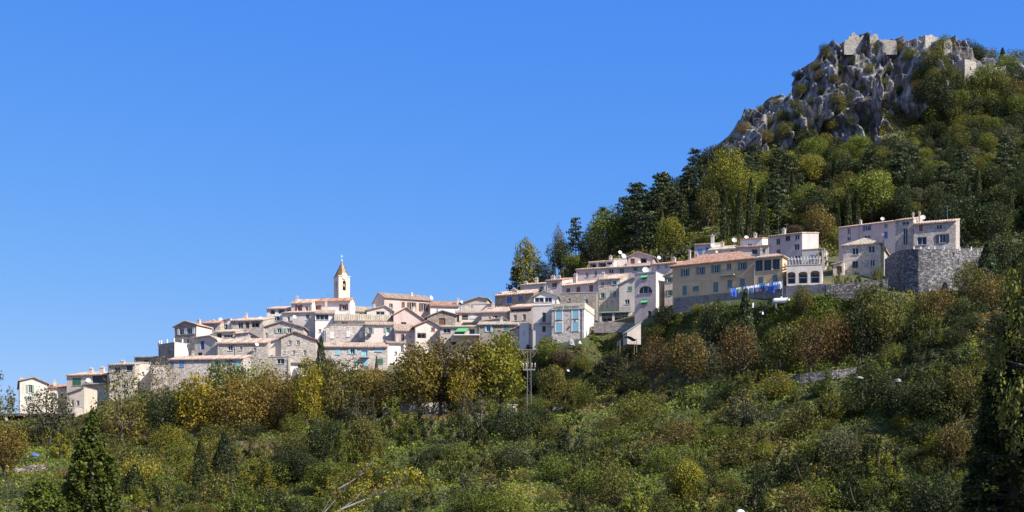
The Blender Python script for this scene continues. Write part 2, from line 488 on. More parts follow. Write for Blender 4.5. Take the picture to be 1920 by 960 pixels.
cl_top = ctl((1318, 318), (1330, 300), (1342, 272), (1352, 262), (1372, 248), (1386, 236), (1391, 214), (1410, 212), (1418, 203), (1440, 186), (1470, 182), (1486, 186), (1492, 150), (1502, 132),
             (1530, 122), (1542, 98), (1560, 84), (1580, 78), (1600, 74), (1640, 78), (1680, 82), (1720, 84), (1760, 88), (1790, 92), (1830, 112), (1870, 124), (1930, 132), (2000, 150))
cl_bot = ctl((1318, 330), (1345, 312), (1400, 292), (1480, 268), (1560, 292), (1600, 290), (1640, 305), (1700, 300), (1740, 262), (1800, 262), (1860, 248), (2000, 240))
def cliff_sheet(px, tt):
    """tt 0..1 foot to top, 1..1.4 over the top and down the back"""
    Yb, Yt = 409.0, 434.0
    yb, yt = cl_bot(px), cl_top(px)
    zb, zt = (HZ - yb) / F * Yb - 3.0, (HZ - yt) / F * Yt
    k = np.clip(tt, 0, 1)
    prof = k ** .8
    Y = Yb + (Yt - Yb) * (k ** 1.5) + np.clip(tt - 1, 0, 1) * 50
    z = zb + (zt - zb) * prof - np.clip(tt - 1, 0, 1) * 25
    x = (px - CX) / F * Y
    return x, Y, z
cpx = np.arange(1318, 2001, 1.7); ct = np.concatenate([np.linspace(0, 1, 120), np.linspace(1.04, 1.4, 8)])
g1, g2 = np.meshgrid(cpx, ct)
x, Y, z = cliff_sheet(g1, g2)
rid = lambda a, bb, c: 1 - np.abs(2 * vnoise(a, bb, c) - 1)
def saw(u):
    u = u - np.floor(u)
    return np.where(u < .86, u / .86, (1 - u) / .14)
def facets(a, c, seed):
    """broken rock: cells of flat tilted faces with sharp edges between them"""
    i0, j0 = np.floor(a).astype(np.int64), np.floor(c).astype(np.int64)
    best = np.full(a.shape, 9.0); val = np.zeros(a.shape)
    for di in (-1, 0, 1):
        for dj in (-1, 0, 1):
            i, j = i0 + di, j0 + dj
            fx, fy = i + _h(i, j, seed), j + _h(i, j, seed + 7)
            q = (a - fx) ** 2 + (c - fy) ** 2
            v = (_h(i, j, seed + 13) - .5) + (a - fx) * (_h(i, j, seed + 21) * 1.5 - .15) + (c - fy) * (_h(i, j, seed + 29) * 1.2 - .3)
            val = np.where(q < best, v, val); best = np.minimum(best, q)
    return val
wx = x + 3.0 * (fbm(x * .08, z * .08, 5.0, 3) - .5); wzz = z + 3.0 * (fbm(x * .08 + 9, z * .08, 2.0, 3) - .5)
wv_ = fbm(x * .05, z * .05, 1.3, 4); wz_ = fbm(x * .05, z * .06, 6.6, 3)
d = 6.5 * (saw(x / 13.0 + 1.6 * wv_ + z * .018) - .5) * (.3 + 1.2 * wz_)
d = d + 5.6 * facets(wx / 8.0, wzz / 17., 3) + 1.9 * facets(wx / 2.7 + .15 * wzz / 2.7, wzz / 7.0, 11) + .6 * facets(wx / .95, wzz / 2.2, 23) + .5 * (fbm(x * .9, z * .6, Y * .3, 4) - .5)
fade = np.clip(g2 * 6, 0, 1) * np.clip((g1 - 1318) / 40, .15, 1)
step = 1.6 * (saw(z / 7.5 + 1.6 * fbm(x * .07, z * .05, 3.9, 3)) - .5) * vnoise(x * .06, z * .08, 8.8) - 2.6 * np.clip(rid(x * .16 + z * .02, z * .02, 7.1) - .86, 0, 1) * 7
dY = (d + step) * fade * np.where(g2 > 1, .5, 1)
Y2 = Y - dY
z2 = z + (1.6 * (fbm(x * .35, z * .1, 5.5, 4) - .5) + 2.2 * (rid(x * .22, 3.3, 2.2) - .5) * np.clip((g2 - .75) * 4, 0, 1)) * fade
x2 = x + 1.6 * (fbm(z * .2, Y * .1 + x * .15, 2.0, 3) - .5) * fade
nr, nc = x.shape
ii = np.arange(nr * nc).reshape(nr, nc)
fq = np.stack([ii[:-1, :-1], ii[:-1, 1:], ii[1:, 1:], ii[1:, :-1]], -1).reshape(-1, 4)
tag(obj('limestone_cliff', np_mesh('limestone_cliff', np.stack([x2, Y2, z2], -1).reshape(-1, 3), fq), rm), 'grey ribbed limestone cliff under the castle ruin', None, None, 'structure')
CLX, CLT = cpx, ct
CL = np.stack([x2, Y2, z2], -1)
def on_cliff(px, py):
    """a point of the cliff's surface near the sight line (px, py)"""
    i = int(np.clip(round((px - 1318) / 1.7), 0, len(cpx) - 1))
    col = CL[:120, i]
    q = HZ - col[:, 2] / col[:, 1] * F
    j = int(np.argmin(np.abs(q - py)))
    return Vector(col[j])
# ------------------------------------------------------------------ plants: a library of crowns and trunks (height 1), used by copies
rs = np.random.default_rng(11)

def leaves(blobs, n, size, up=.35, spread=.55, shell=.55, tone_k=.72, squash=1.0):
    """n leaf sprays spread through the blobs (x, y, z, rx, ry, rz): arrays of quads + tones"""
    bl = np.array(blobs, float)
    area = (bl[:, 3] * bl[:, 4] + bl[:, 3] * bl[:, 5] + bl[:, 4] * bl[:, 5])
    bi = rs.choice(len(bl), n, p=area / area.sum())
    btone = np.clip(rs.normal(.5, .2, len(bl)), 0, 1)
    dr = rs.normal(size=(n, 3)); dr /= np.linalg.norm(dr, axis=1)[:, None]
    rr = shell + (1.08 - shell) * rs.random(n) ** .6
    c = bl[bi, :3] + dr * bl[bi, 3:6] * rr[:, None]
    nm = dr * .8 + rs.normal(size=(n, 3)) * spread + np.array([0, 0, up])
    nm /= np.linalg.norm(nm, axis=1)[:, None]
    a = np.cross(nm, rs.normal(size=(n, 3))); a /= np.linalg.norm(a, axis=1)[:, None]
    bb = np.cross(nm, a)
    s = size * (.55 + .9 * rs.random(n))[:, None]
    k = (.45 + .4 * rs.random(n))[:, None]
    q = np.stack([c - a * s, c - bb * s * k + a * s * .15, c + a * s, c + bb * s * k - a * s * .1], 1)
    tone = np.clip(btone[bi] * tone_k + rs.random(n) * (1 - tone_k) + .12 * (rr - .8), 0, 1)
    return q, tone

def leaf_mesh(name, q, tone):
    n = len(q)
    return np_mesh(name, q.reshape(-1, 3), np.arange(4 * n).reshape(n, 4), tone)

LIB = {}
def add_lib(kind, crown, trunk, w0):
    LIB.setdefault(kind, []).append((crown, trunk, w0))

def limb(mb, a, bpt, r0, r1, bend=.06):
    a, bpt = Vector(a), Vector(bpt)
    m1 = a.lerp(bpt, .4) + Vector(rs.normal(size=3) * bend); m2 = a.lerp(bpt, .72) + Vector(rs.normal(size=3) * bend)
    mb.tube([a, m1, m2, bpt], [r0, r0 * .7 + r1 * .3, r0 * .4 + r1 * .6, r1], 5)

def make_broad(kind, w0, n, leaf, nb, trunk_h=.2, cz=.6, rz=.40, br=(.10, .19), shell=.5):
    mb = MB()
    fork = Vector((rs.normal() * .02, rs.normal() * .02, trunk_h))
    mb.tube([(0, 0, -.06), (0, 0, trunk_h * .4), fork], [.035, .026, .022], 7)
    bl = []
    for i in range(nb):
        th = 2.399 * i + rs.random() * .8
        h = (i + .5) / nb
        zz = (1 - 2 * h)
        rad = math.sqrt(max(0, 1 - zz * zz)) * (.55 + .4 * rs.random())
        r = br[0] + (br[1] - br[0]) * rs.random()
        c = np.array([math.cos(th) * rad * (w0 / 2 - r * .55), math.sin(th) * rad * (w0 / 2 - r * .55), cz + zz * (rz - r * .75) * (.8 + .3 * rs.random())])
        bl.append((*c, r * (.9 + .4 * rs.random()), r * (.9 + .4 * rs.random()), r * (.7 + .35 * rs.random())))
        if i % 2 == 0 or nb < 14: limb(mb, fork, c, .013, .004, .025)
    bl.append((0, 0, cz, w0 * .25, w0 * .25, rz * .62))
    q, tn = leaves(bl, n, leaf, shell=shell)
    f_ = q[..., 2]; top_ = np.percentile(f_, 99.6)                 # crown reaches exactly height 1 and width w0
    q[..., 2] = np.where(f_ > .3, .3 + (f_ - .3) * .7 / (top_ - .3), f_)
    q[..., :2] *= (w0 / 2) / np.percentile(np.hypot(q[..., 0], q[..., 1]), 98)
    add_lib(kind, leaf_mesh('crown', q, tn), mb.mesh('trunk'), w0)

for i in range(6): make_broad('broad', .95 + .1 * rs.random(), 5200, .017, 34)
for i in range(3): make_broad('dome', 1.15, 6800, .0155, 44, trunk_h=.16, cz=.55, rz=.44)
for i in range(3): make_broad('tall', .68, 5200, .0145, 34, trunk_h=.2, cz=.59, rz=.40, br=(.07, .13))
for i in range(3): make_broad('sparse', .95, 1500, .016, 20, trunk_h=.26, cz=.6, rz=.40, br=(.10, .17), shell=.2)
for i in range(3): make_broad('thin', .8, 3000, .0145, 26, trunk_h=.26, cz=.6, rz=.39, br=(.09, .15), shell=.25)
def make_bush(kind, n, leaf, nl, shoots):
    """irregular shrub: several lobes of different height grown together, with shoots sticking out"""
    w0 = 1.35; mb = MB(); bl = []
    for i in range(nl):
        th = 2.4 * i + rs.random(); rad = 0 if i == 0 else w0 / 2 * (.35 + .4 * rs.random())
        lx, ly, lh = math.cos(th) * rad, math.sin(th) * rad, (1. if i == 0 else .45 + .5 * rs.random())
        lw = .16 + .16 * rs.random()
        mb.tube([(lx * .05, ly * .05, -.1), (lx * .7, ly * .7, lh * .45), (lx, ly, lh * .8)], [.03, .018, .006], 5)
        for k in range(9):
            z = lh * (.12 + .86 * (k + rs.random()) / 9); t = rs.random() * 6.283
            rr = lw * (1.1 - .75 * (z / lh) ** 2) * (.3 + .7 * rs.random())
            r = (.05 + .09 * rs.random()) * (1.15 - .5 * z / lh)
            bl.append((lx + math.cos(t) * rr, ly + math.sin(t) * rr, z, r * 1.1, r * 1.1, r * (.8 + .7 * rs.random())))
    for i in range(shoots):
        th = rs.random() * 6.283; r0 = rs.random() * w0 * .38; z0 = .45 + .4 * rs.random()
        p0 = np.array([math.cos(th) * r0, math.sin(th) * r0, z0]); dv = np.array([math.cos(th) * .25, math.sin(th) * .25, 1]) * (.12 + .2 * rs.random())
        for k in range(4): q = p0 + dv * (k / 3.); bl.append((*q, .022, .022, .05))
    q, tn = leaves(bl, n, leaf, shell=.25, spread=.7, up=.5)
    add_lib(kind, leaf_mesh('crown', q, tn), mb.mesh('trunk'), w0)
for i in range(9): make_bush('bush', 4200, .021, 3 + i % 4, 6 + i)
for i in range(4): make_broad('round', 1.3, 3800, .022, 28, trunk_h=.08, cz=.47, rz=.52, br=(.14, .28), shell=.4)
for i in range(3): make_broad('bush', 1.35, 3800, .022, 24, trunk_h=.08, cz=.46, rz=.52, br=(.14, .30), shell=.4)
for i in range(3): make_broad('ragged', 1.25, 2200, .022, 20, trunk_h=.1, cz=.5, rz=.5, br=(.14, .28), shell=.2)

def make_pine(w0, n, leaf, tiers, z0=.28):
    mb = MB()
    lean = rs.normal() * .03
    mb.tube([(0, 0, -.05), (lean * .5, 0, .45), (lean, 0, .96)], [.022, .016, .005], 6)
    bl = []
    for k in range(tiers):
        h = (k + .5) / tiers
        z = z0 + (1 - z0) * h * .98
        R_ = w0 / 2 * (1.05 - .8 * h ** 1.3) * (.75 + .35 * rs.random())
        m = 4 + int(rs.random() * 3)
        for i in range(m):
            th = 2 * math.pi * (i + rs.random() * .7) / m + k
            rr = R_ * (.45 + .5 * rs.random())
            c = (math.cos(th) * rr + lean * z, math.sin(th) * rr, z + rs.normal() * .012 + .02)
            s = .05 + .05 * rs.random() * (1.2 - h)
            bl.append((*c, s * 1.35, s * 1.35, s * .42))
            mb.tube([(lean * z, 0, z - .03), c], [.006, .002], 4)
    q, tn = leaves(bl, n, leaf, up=.6, shell=.2)
    add_lib('pine', leaf_mesh('crown', q, tn), mb.mesh('trunk'), w0)
for i in range(4): make_pine(.62, 2600, .019, 10)

def make_cypress(kind, w0, n, leaf, prof, rag=.18):
    mb = MB()
    mb.tube([(0, 0, -.03), (0, 0, .5), (0, 0, .97)], [.014, .009, .002], 6)
    z = rs.random(n); th = rs.random(n) * 2 * math.pi
    lump = fbm(np.cos(th) * 1.6 + 7, np.sin(th) * 1.6, z * 11.0, 3)
    rad = prof(z) * w0 / 2 * (1 - rag * 1.4 + rag * 3.2 * lump) * (.55 + .45 * rs.random(n) ** .4)
    c = np.stack([np.cos(th) * rad, np.sin(th) * rad, .015 + z * .985], 1)
    nm = np.stack([np.cos(th), np.sin(th), .25 + 0 * z], 1) + rs.normal(size=(n, 3)) * .75
    nm /= np.linalg.norm(nm, axis=1)[:, None]
    up = np.array([0, 0, 1.0]) + rs.normal(size=(n, 3)) * .35
    a = up - nm * (up * nm).sum(1)[:, None]; a /= np.linalg.norm(a, axis=1)[:, None]
    bb = np.cross(nm, a)
    s = leaf * (.5 + rs.random(n))[:, None]; k = (.3 + .3 * rs.random(n))[:, None]
    q = np.stack([c - a * s, c - bb * s * k, c + a * s, c + bb * s * k], 1)
    tn = np.clip(.25 + .5 * lump + .35 * (rs.random(n) - .35), 0, 1)
    add_lib(kind, leaf_mesh('crown', q, tn), mb.mesh('trunk'), w0)
cyp = lambda z: np.clip(z * 9, 0, 1) ** .6 * (1 - z ** 2.4) ** .75
con = lambda z: np.clip(z * 12, 0, 1) * (1.02 - z) ** .8
for i in range(4): make_cypress('cypress', .2, 2400, .017, cyp)
for i in range(3): make_cypress('conifer', .46, 3200, .020, con, .26)

def make_clumped(kind, w0, n, leaf, nb, pts, br, zlo=0., up=.5):
    """big conifer seen close: many clumps of sprays round the stem, profile given as (height, radius share)"""
    mb = MB(); mb.tube([(0, 0, -.02), (0, 0, .5), (0, 0, .96)], [.016, .011, .003], 8)
    pz, pr = zip(*pts); bl = []
    for i in range(nb):
        z = zlo + (1 - zlo) * rs.random() ** .85; th = rs.random() * 6.283
        rad = np.interp(z, pz, pr) * w0 / 2 * (.45 + .6 * rs.random() ** .6)
        r = br * (.6 + .8 * rs.random()) * (.35 + .65 * np.interp(z, pz, pr))
        c = (math.cos(th) * rad, math.sin(th) * rad, z * .985)
        bl.append((*c, r, r, r * 1.5))
        if i % 3 == 0: mb.tube([(0, 0, z - r * 1.2), c], [.003, .001], 4)
    q, tn = leaves(bl, n, leaf, up=up, shell=.3, spread=.7)
    add_lib(kind, leaf_mesh('crown', q, tn), mb.mesh('trunk'), w0)
make_clumped('near', .19, 36000, .0056, 560, [(0, .8), (.4, 1), (.68, .95), (.8, .72), (.92, .3), (1, .02)], .017, .3)
make_clumped('near', .22, 36000, .0056, 560, [(0, .8), (.4, 1), (.7, .98), (.85, .8), (.95, .45), (1, .05)], .019, .3)
make_clumped('giant', .25, 60000, .0040, 900, [(0, .95), (.376, .9), (.5, .74), (.69, .52), (.87, .36), (1, .02)], .014, .1)
make_clumped('leafy', .3, 7000, .0050, 60, [(0, .3), (.5, .8), (.8, 1), (1, .3)], .03, .5)
make_clumped('twiggy', .2, 2200, .0040, 34, [(0, .3), (.75, .4), (.9, 1), (1, .3)], .020, .80)

ROOT = {'broad': 'broadleaf_tree', 'dome': 'broadleaf_tree', 'tall': 'broadleaf_tree', 'sparse': 'sparse_tree', 'thin': 'sparse_tree', 'bush': 'bush', 'round': 'bush', 'ragged': 'bush', 'pine': 'pine_tree',
        'cypress': 'cypress_tree', 'conifer': 'conifer_tree', 'near': 'cypress_tree', 'giant': 'conifer_tree', 'leafy': 'broadleaf_tree', 'twiggy': 'broadleaf_tree'}
prnd = random.Random(5)
FOOT = []
def plant(kind, pal, loc, w_, h, label, group=None, cat=None, vi=None, bark=None, sink=.25, name=None):
    """one tree or bush = an Empty at its foot with a trunk and a crown; meshes are shared between copies"""
    lib = LIB[kind]
    crown, trunk, w0 = lib[prnd.randrange(len(lib)) if vi is None else vi % len(lib)]
    o = thing(name or ROOT[kind], label, cat or ('bush' if kind in ('bush', 'ragged', 'round') else 'tree'), (loc[0], loc[1], loc[2] - sink), prnd.random() * 6.28, group)
    o.scale = (w_ / w0, w_ / w0, h)
    for nm, me, mt in (('trunk', trunk, bark or BARK), ('crown', crown, leaf_mat(pal))):
        c = bpy.data.objects.new(nm, me)
        C.objects.link(c)
        c.parent = o
        if len(me.materials) == 0: me.materials.append(mt)
        c.material_slots[0].link = 'OBJECT'
        c.material_slots[0].material = mt
    FOOT.append((loc[0], loc[1], w_))
    return o

def tree(kind, pal, px, pb, pt, wpx, label, Y=None, group=None, lo=150, hi=440, **kw):
    """a tree whose foot is seen at (px, pb), its top at row pt, wpx wide"""
    if Y is None: Y = Yat(px, pb, lo, hi)
    zt = (HZ - pt) / F * Y
    zg = min(ground(px, Y), (HZ - pb) / F * Y + 1.0) if pb else ground(px, Y)
    if pb: zg = min(zg, zt - .5)
    return plant(kind, pal, Vector(((px - CX) / F * Y, Y, zg)), wpx / F * Y, zt - zg, label, group, **kw)
# ------------------------------------------------------------------ houses
COL = {'G': (.05, .16, .09), 'T': (.09, .19, .18), 'B': (.04, .10, .30), 'L': (.30, .55, .62), 'R': (.20, .05, .04), 'N': (.14, .06, .035), 'W': (.75, .73, .70), 'K': (.03, .028, .026),
       'O': (.42, .20, .07), 'P': (.24, .36, .28), 'D': (.05, .08, .075), 'Z': (.10, .22, .50)}
CNAME = {'G': 'green', 'T': 'teal', 'B': 'blue', 'L': 'pale_blue', 'R': 'red', 'N': 'brown', 'W': 'white', 'K': 'black', 'O': 'orange', 'P': 'pale_green', 'D': 'dark_green', 'Z': 'bright_blue'}
def cmat(k): return paint(CNAME[k] + '_paint', COL[k], .55, .15, 4)
gl, t, b = newmat('window_glass')
b.inputs['Base Color'].default_value = (.02, .024, .03, 1); b.inputs['Roughness'].default_value = .12; b.inputs['Metallic'].default_value = 0
GLASS = gl
WHITE = paint('white_paint', (.72, .70, .66), .6, .08)
METAL = paint('grey_metal', (.32, .33, .34), .4, .1, 3, .6)
WOOD = paint('old_wood', (.17, .11, .07), .8, .25, 5)
CONC = paint('concrete', (.42, .39, .35), .9, .15, 2)
TILEEDGE = ROOFS

WALL = {
    'cream': ('plaster', (.70, .61, .525)), 'white': ('plaster', (.80, .74, .69)), 'grey': ('plaster', (.54, .49, .44)), 'beige': ('plaster', (.585, .495, .405)), 'lilac': ('plaster', (.55, .46, .44)),
    'yellow': ('plaster', (.66, .475, .28)), 'pale': ('plaster', (.64, .565, .505)), 'stone': ('stone', (.56, .49, .425)), 'dark': ('stone', (.34, .295, .255)), 'lstone': ('stone', (.60, .53, .47)), 'rose': ('plaster', (.62, .48, .42)),
}

class House:
    def __init__(s, label, x0, x1, yt, yb, Y, yaw, roof='side', wall='stone', wins=(), D=None, xs=None, xl=None, ex=5.0, rc='pink', pitch=22., ap=None, ytr=None, ch=(), dish=(), oh=.35,
                 rwins=(), lwins=(), name='village_house', cat='house', group='houses of the hill village', rwall=None, cope=True):
        s.c, s.n = math.cos(R(yaw)), math.sin(R(yaw))
        s.O = Vector(((x0 - CX) / F * Y, Y)); s.Y = Y
        s.W = s.sF(x1)
        s.z0 = (HZ - yb) / F * Y - ex
        FR = (s.O.x + s.W * s.c, s.O.y + s.W * s.n)
        s.FR = FR
        if xs is not None:
            k = (xs - CX) / F; D = (k * FR[1] - FR[0]) / (-s.n - k * s.c)
        elif xl is not None:
            k = (xl - CX) / F; D = (k * s.O.y - s.O.x) / (-s.n - k * s.c)
        if D is None: D = 7.0
        if not 1.5 <= D <= 18: print('ODD DEPTH', label, round(D, 1))
        s.D = min(max(D, 2.0), 16.)
        s.root = thing(name, label, cat, (s.O.x, s.O.y, s.z0), R(yaw), group)
        zL = s.zl(x0, yt)
        zR = s.zl(x1, ytr) if ytr is not None else zL
        s.zL, s.zR = zL, zR
        wm = wall_mat(*WALL[wall])
        s.wm = wm
        W, D = s.W, s.D
        s.maps = {'F': lambda a, z, d: (a, d, z), 'R': lambda a, z, d: (W - d, a, z), 'L': lambda a, z, d: (d, a, z)}
        mb = MB()
        zmin = min(zL, zR)
        s.zmin = zmin
        holes = {'F': [], 'R': [], 'L': []}
        for side, lst in (('F', wins), ('R', rwins), ('L', lwins)):
            for q in lst: holes[side].append(s.rect(side, *q))
        for side, ln in (('F', W), ('R', D), ('L', D)):
            s.panel(mb, side, ln, 0, zmin, holes[side])
        mb.face([(0, D, 0), (W, D, 0), (W, D, zmin), (0, D, zmin)])
        # what stands above the eaves
        rb = MB()
        rmat = ROOFS[rc]
        el = math.degrees(math.atan((HZ - yt) / F))           # shallow canal tile roofs: little of them shows from down here
        if roof == 'back': pitch = el + (pitch - el) * .48
        elif roof == 'side': pitch = el + (pitch - el) * .68
        tn = math.tan(R(pitch)); th = .16; o = oh
        if roof == 'side':
            zr = zL + tn * D / 2; s.zr = zr
            for a in (0, W): mb.face([(a, 0, zmin), (a, D, zmin), (a, D / 2, zr)])
            e = .12
            rb.slab([(-e, -o, zL - o * tn + th), (W + e, -o, zL - o * tn + th), (W + e, D / 2, zr + th), (-e, D / 2, zr + th)], th)
            rb.slab([(-e, D / 2, zr + th), (W + e, D / 2, zr + th), (W + e, D + o, zL - o * tn + th), (-e, D + o, zL - o * tn + th)], th)
            s.tiles(rb, -e, W + e, -o, zL - o * tn + th, D / 2, zr + th)
        elif roof == 'front':
            if ap: a, za = s.sF(ap[0]), s.zl(ap[0], ap[1])
            else: a, za = W / 2, max(zL, zR) + tn * W / 2
            a = min(max(a, 0), W)
            s.zr = za
            for y in (0, D):
                pts = [(0, y, zmin), (W, y, zmin)]
                if zR > zmin + .01: pts.append((W, y, zR))
                if 0.02 < a < W - .02 or (a <= .02 and za > zL + .01) or (a >= W - .02 and za > zR + .01): pts.append((a, y, za))
                if zL > zmin + .01: pts.append((0, y, zL))
                mb.face(pts)
            for xx, zz in ((0, za if a <= .02 else zL), (W, za if a >= W - .02 else zR)):
                if zz > zmin + .01: mb.face([(xx, 0, zmin), (xx, D, zmin), (xx, D, zz), (xx, 0, zz)])
            if a > .02:
                k = (za - zL) / a
                rb.slab([(-o, -o, zL - o * k + th), (a, -o, za + th), (a, D + .1, za + th), (-o, D + .1, zL - o * k + th)], th)
            if a < W - .02:
                k = (za - zR) / (W - a)
                rb.slab([(a, -o, za + th), (W + o, -o, zR - o * k + th), (W + o, D + .1, zR - o * k + th), (a, D + .1, za + th)], th)
        elif roof == 'back':
            zb = zL + tn * D; s.zr = zb
            for a in (0, W): mb.face([(a, 0, zmin), (a, D, zmin), (a, D, zb)])
            mb.face([(0, D, zmin), (W, D, zmin), (W, D, zb), (0, D, zb)])
            rb.slab([(-.1, -o, zL - o * tn + th), (W + .1, -o, zL - o * tn + th), (W + .1, D + .15, zb + .15 * tn + th), (-.1, D + .15, zb + .15 * tn + th)], th)
            s.tiles(rb, -.1, W + .1, -o, zL - o * tn + th, D, zb + th)
        elif roof == 'hip':
            hh = min(W, D) / 2 * tn; zr = zL + hh; s.zr = zr
            if W >= D: r0, r1 = (D / 2, D / 2), (W - D / 2, D / 2)
            else: r0, r1 = (W / 2, W / 2), (W / 2, D - W / 2)
            ze = zL - o * tn
            cs = [(-o, -o, ze), (W + o, -o, ze), (W + o, D + o, ze), (-o, D + o, ze)]
            A, B = (*r0, zr), (*r1, zr)
            up = lambda L: [(p[0], p[1], p[2] + th) for p in L]
            if W >= D: fs = [[cs[0], cs[1], B, A], [cs[1], cs[2], B], [cs[2], cs[3], A, B], [cs[3], cs[0], A]]
            else: fs = [[cs[0], cs[1], A], [cs[1], cs[2], B, A], [cs[2], cs[3], B], [cs[3], cs[0], A, B]]
            for f in fs: rb.slab(up(f), th)
        else:                                            # flat terrace behind a parapet
            s.zr = zmin
            rb.box(.25, W - .25, .25, D - .25, zmin - 1.0, zmin - .9)
            if cope:
                cb = MB()
                for q in ((-.07, W + .07, -.07, .24), (-.07, W + .07, D - .24, D + .07)): cb.box(q[0], q[1], q[2], q[3], zmin + .002, zmin + .13)
                for q in ((-.07, .24), (W - .24, W + .07)): cb.box(q[0], q[1], .242, D - .242, zmin + .002, zmin + .13)
                obj('coping', cb, CONC, s.root)
        s.wall = obj('wall', mb, wm, s.root)
        if rwall: pass
        s.roof = obj('roof', rb, rmat if roof != 'flat' else CONC, s.root)
        for side, lst in (('F', wins), ('R', rwins), ('L', lwins)):
            for q, hq in zip(lst, holes[side]): s.window(side, q, hq)
        for q in ch: s.chimney(*q)
        for q in dish: s.dish(*q)
        hr = random.Random(label)
        if hr.random() < .55 and s.W > 3:                 # rain pipe down one corner of the front
            x = .28 if hr.random() < .5 else s.W - .28
            if not any(hh[0] - .5 < x < hh[1] + .5 for hh in holes['F']):
                pm = MB(); pm.tube([(x, -.09, 1.0), (x, -.09, s.zmin - .35), (x, -.30, s.zmin - .12)], [.055, .055, .055], 6); obj('downpipe', pm, METAL if hr.random() < .6 else CONC, s.root)
        if hr.random() < .30:                             # television aerial
            x, y = s.W * hr.uniform(.2, .8), s.D * hr.uniform(.4, .7); zt_ = s.zr + hr.uniform(1.0, 1.9)
            am = MB(); am.tube([(x, y, s.zmin), (x, y, zt_)], [.03, .025], 5); am.tube([(x - .5, y, zt_ - .15), (x + .5, y, zt_ - .15)], [.02, .02], 4)
            for k in range(4): am.tube([(x - .4 + k * .26, y - .22, zt_ - .15), (x - .4 + k * .26, y + .22, zt_ - .15)], [.014, .014], 4)
            obj('aerial', am, METAL, s.roof)
        if not ch and roof in ('side', 'back', 'front') and hr.random() < .5:
            x, y = s.W * hr.uniform(.2, .8), s.D * hr.uniform(.35, .65); z = s.zr + hr.uniform(.2, .6); a = hr.uniform(.2, .3)
            cm_ = MB(); cm_.box(x - a, x + a, y - a, y + a, s.zmin, z); cm_.box(x - a - .06, x + a + .06, y - a - .06, y + a + .06, z + .002, z + .1); cm_.lathe([(.1, z + .1), (.11, z + .3), (.07, z + .32)], 7, (x, y))
            obj('chimney', cm_, wall_mat('plaster', (.58, .50, .42)), s.roof)

    def tiles(s, rb, xa, xb, y0, z0, y1, z1):
        """rounded cover tiles running down the slope, real ridges"""
        n = int((xb - xa) / .42)
        ln = math.hypot(y1 - y0, z1 - z0); nz = Vector((0, -(z1 - z0) / ln, (y1 - y0) / ln))
        for i in range(n):
            x = xa + (i + .5) * (xb - xa) / n
            r = .10
            p = []
            for yy, zz in ((y0 - .02, z0 - .005), (y1, z1)):
                c = Vector((x, yy, zz))
                p.append([c + Vector((-r, 0, 0)) - nz * .02, c + Vector((-r * .6, 0, 0)) + nz * .06, c + Vector((r * .6, 0, 0)) + nz * .06, c + Vector((r, 0, 0)) - nz * .02])
            for j in range(3): rb.face([p[0][j], p[0][j + 1], p[1][j + 1], p[1][j]])
            rb.face(p[0])

    # pixel -> facade
    def sF(s, px):
        k = (px - CX) / F
        return (k * s.O.y - s.O.x) / (s.c - k * s.n)
    def tS(s, px, base):
        k = (px - CX) / F
        return (k * base[1] - base[0]) / (-s.n - k * s.c)
    def zl(s, px, py):
        return (HZ - py) / F * (s.O.y + s.sF(px) * s.n) - s.z0
    def rect(s, side, cx, cy, w_, h, kind='w', col='K', *a):
        if side == 'F':
            a0, a1 = s.sF(cx - w_ / 2), s.sF(cx + w_ / 2); Yp = s.O.y + (a0 + a1) / 2 * s.n; ln = s.W
        else:
            base = s.FR if side == 'R' else (s.O.x, s.O.y)
            q = sorted((s.tS(cx - w_ / 2, base), s.tS(cx + w_ / 2, base))); a0, a1 = q
            Yp = base[1] + (a0 + a1) / 2 * s.c; ln = s.D
        z0, z1 = (HZ - cy - h / 2) / F * Yp - s.z0, (HZ - cy + h / 2) / F * Yp - s.z0
        return [max(.1, a0), min(ln - .1, a1), max(.1, z0), min(z1, s.zmin - .12), {'l': 1.6, 'd': .22, 'c': .1, 'a': .35, 'A': 1.8}.get(kind, .24), kind]
    def panel(s, mb, side, ln, z0, z1, holes):
        m = s.maps[side]
        holes = [h for h in holes if h[1] - h[0] > .05 and h[3] - h[2] > .05]
        xs = sorted({0, ln, *[h[0] for h in holes], *[h[1] for h in holes]}); zs = sorted({z0, z1, *[h[2] for h in holes], *[h[3] for h in holes]})
        for i in range(len(xs) - 1):
            for j in range(len(zs) - 1):
                cx, cz = (xs[i] + xs[i + 1]) / 2, (zs[j] + zs[j + 1]) / 2
                if any(h[0] < cx < h[1] and h[2] < cz < h[3] for h in holes): continue
                mb.face([m(xs[i], zs[j], 0), m(xs[i + 1], zs[j], 0), m(xs[i + 1], zs[j + 1], 0), m(xs[i], zs[j + 1], 0)])
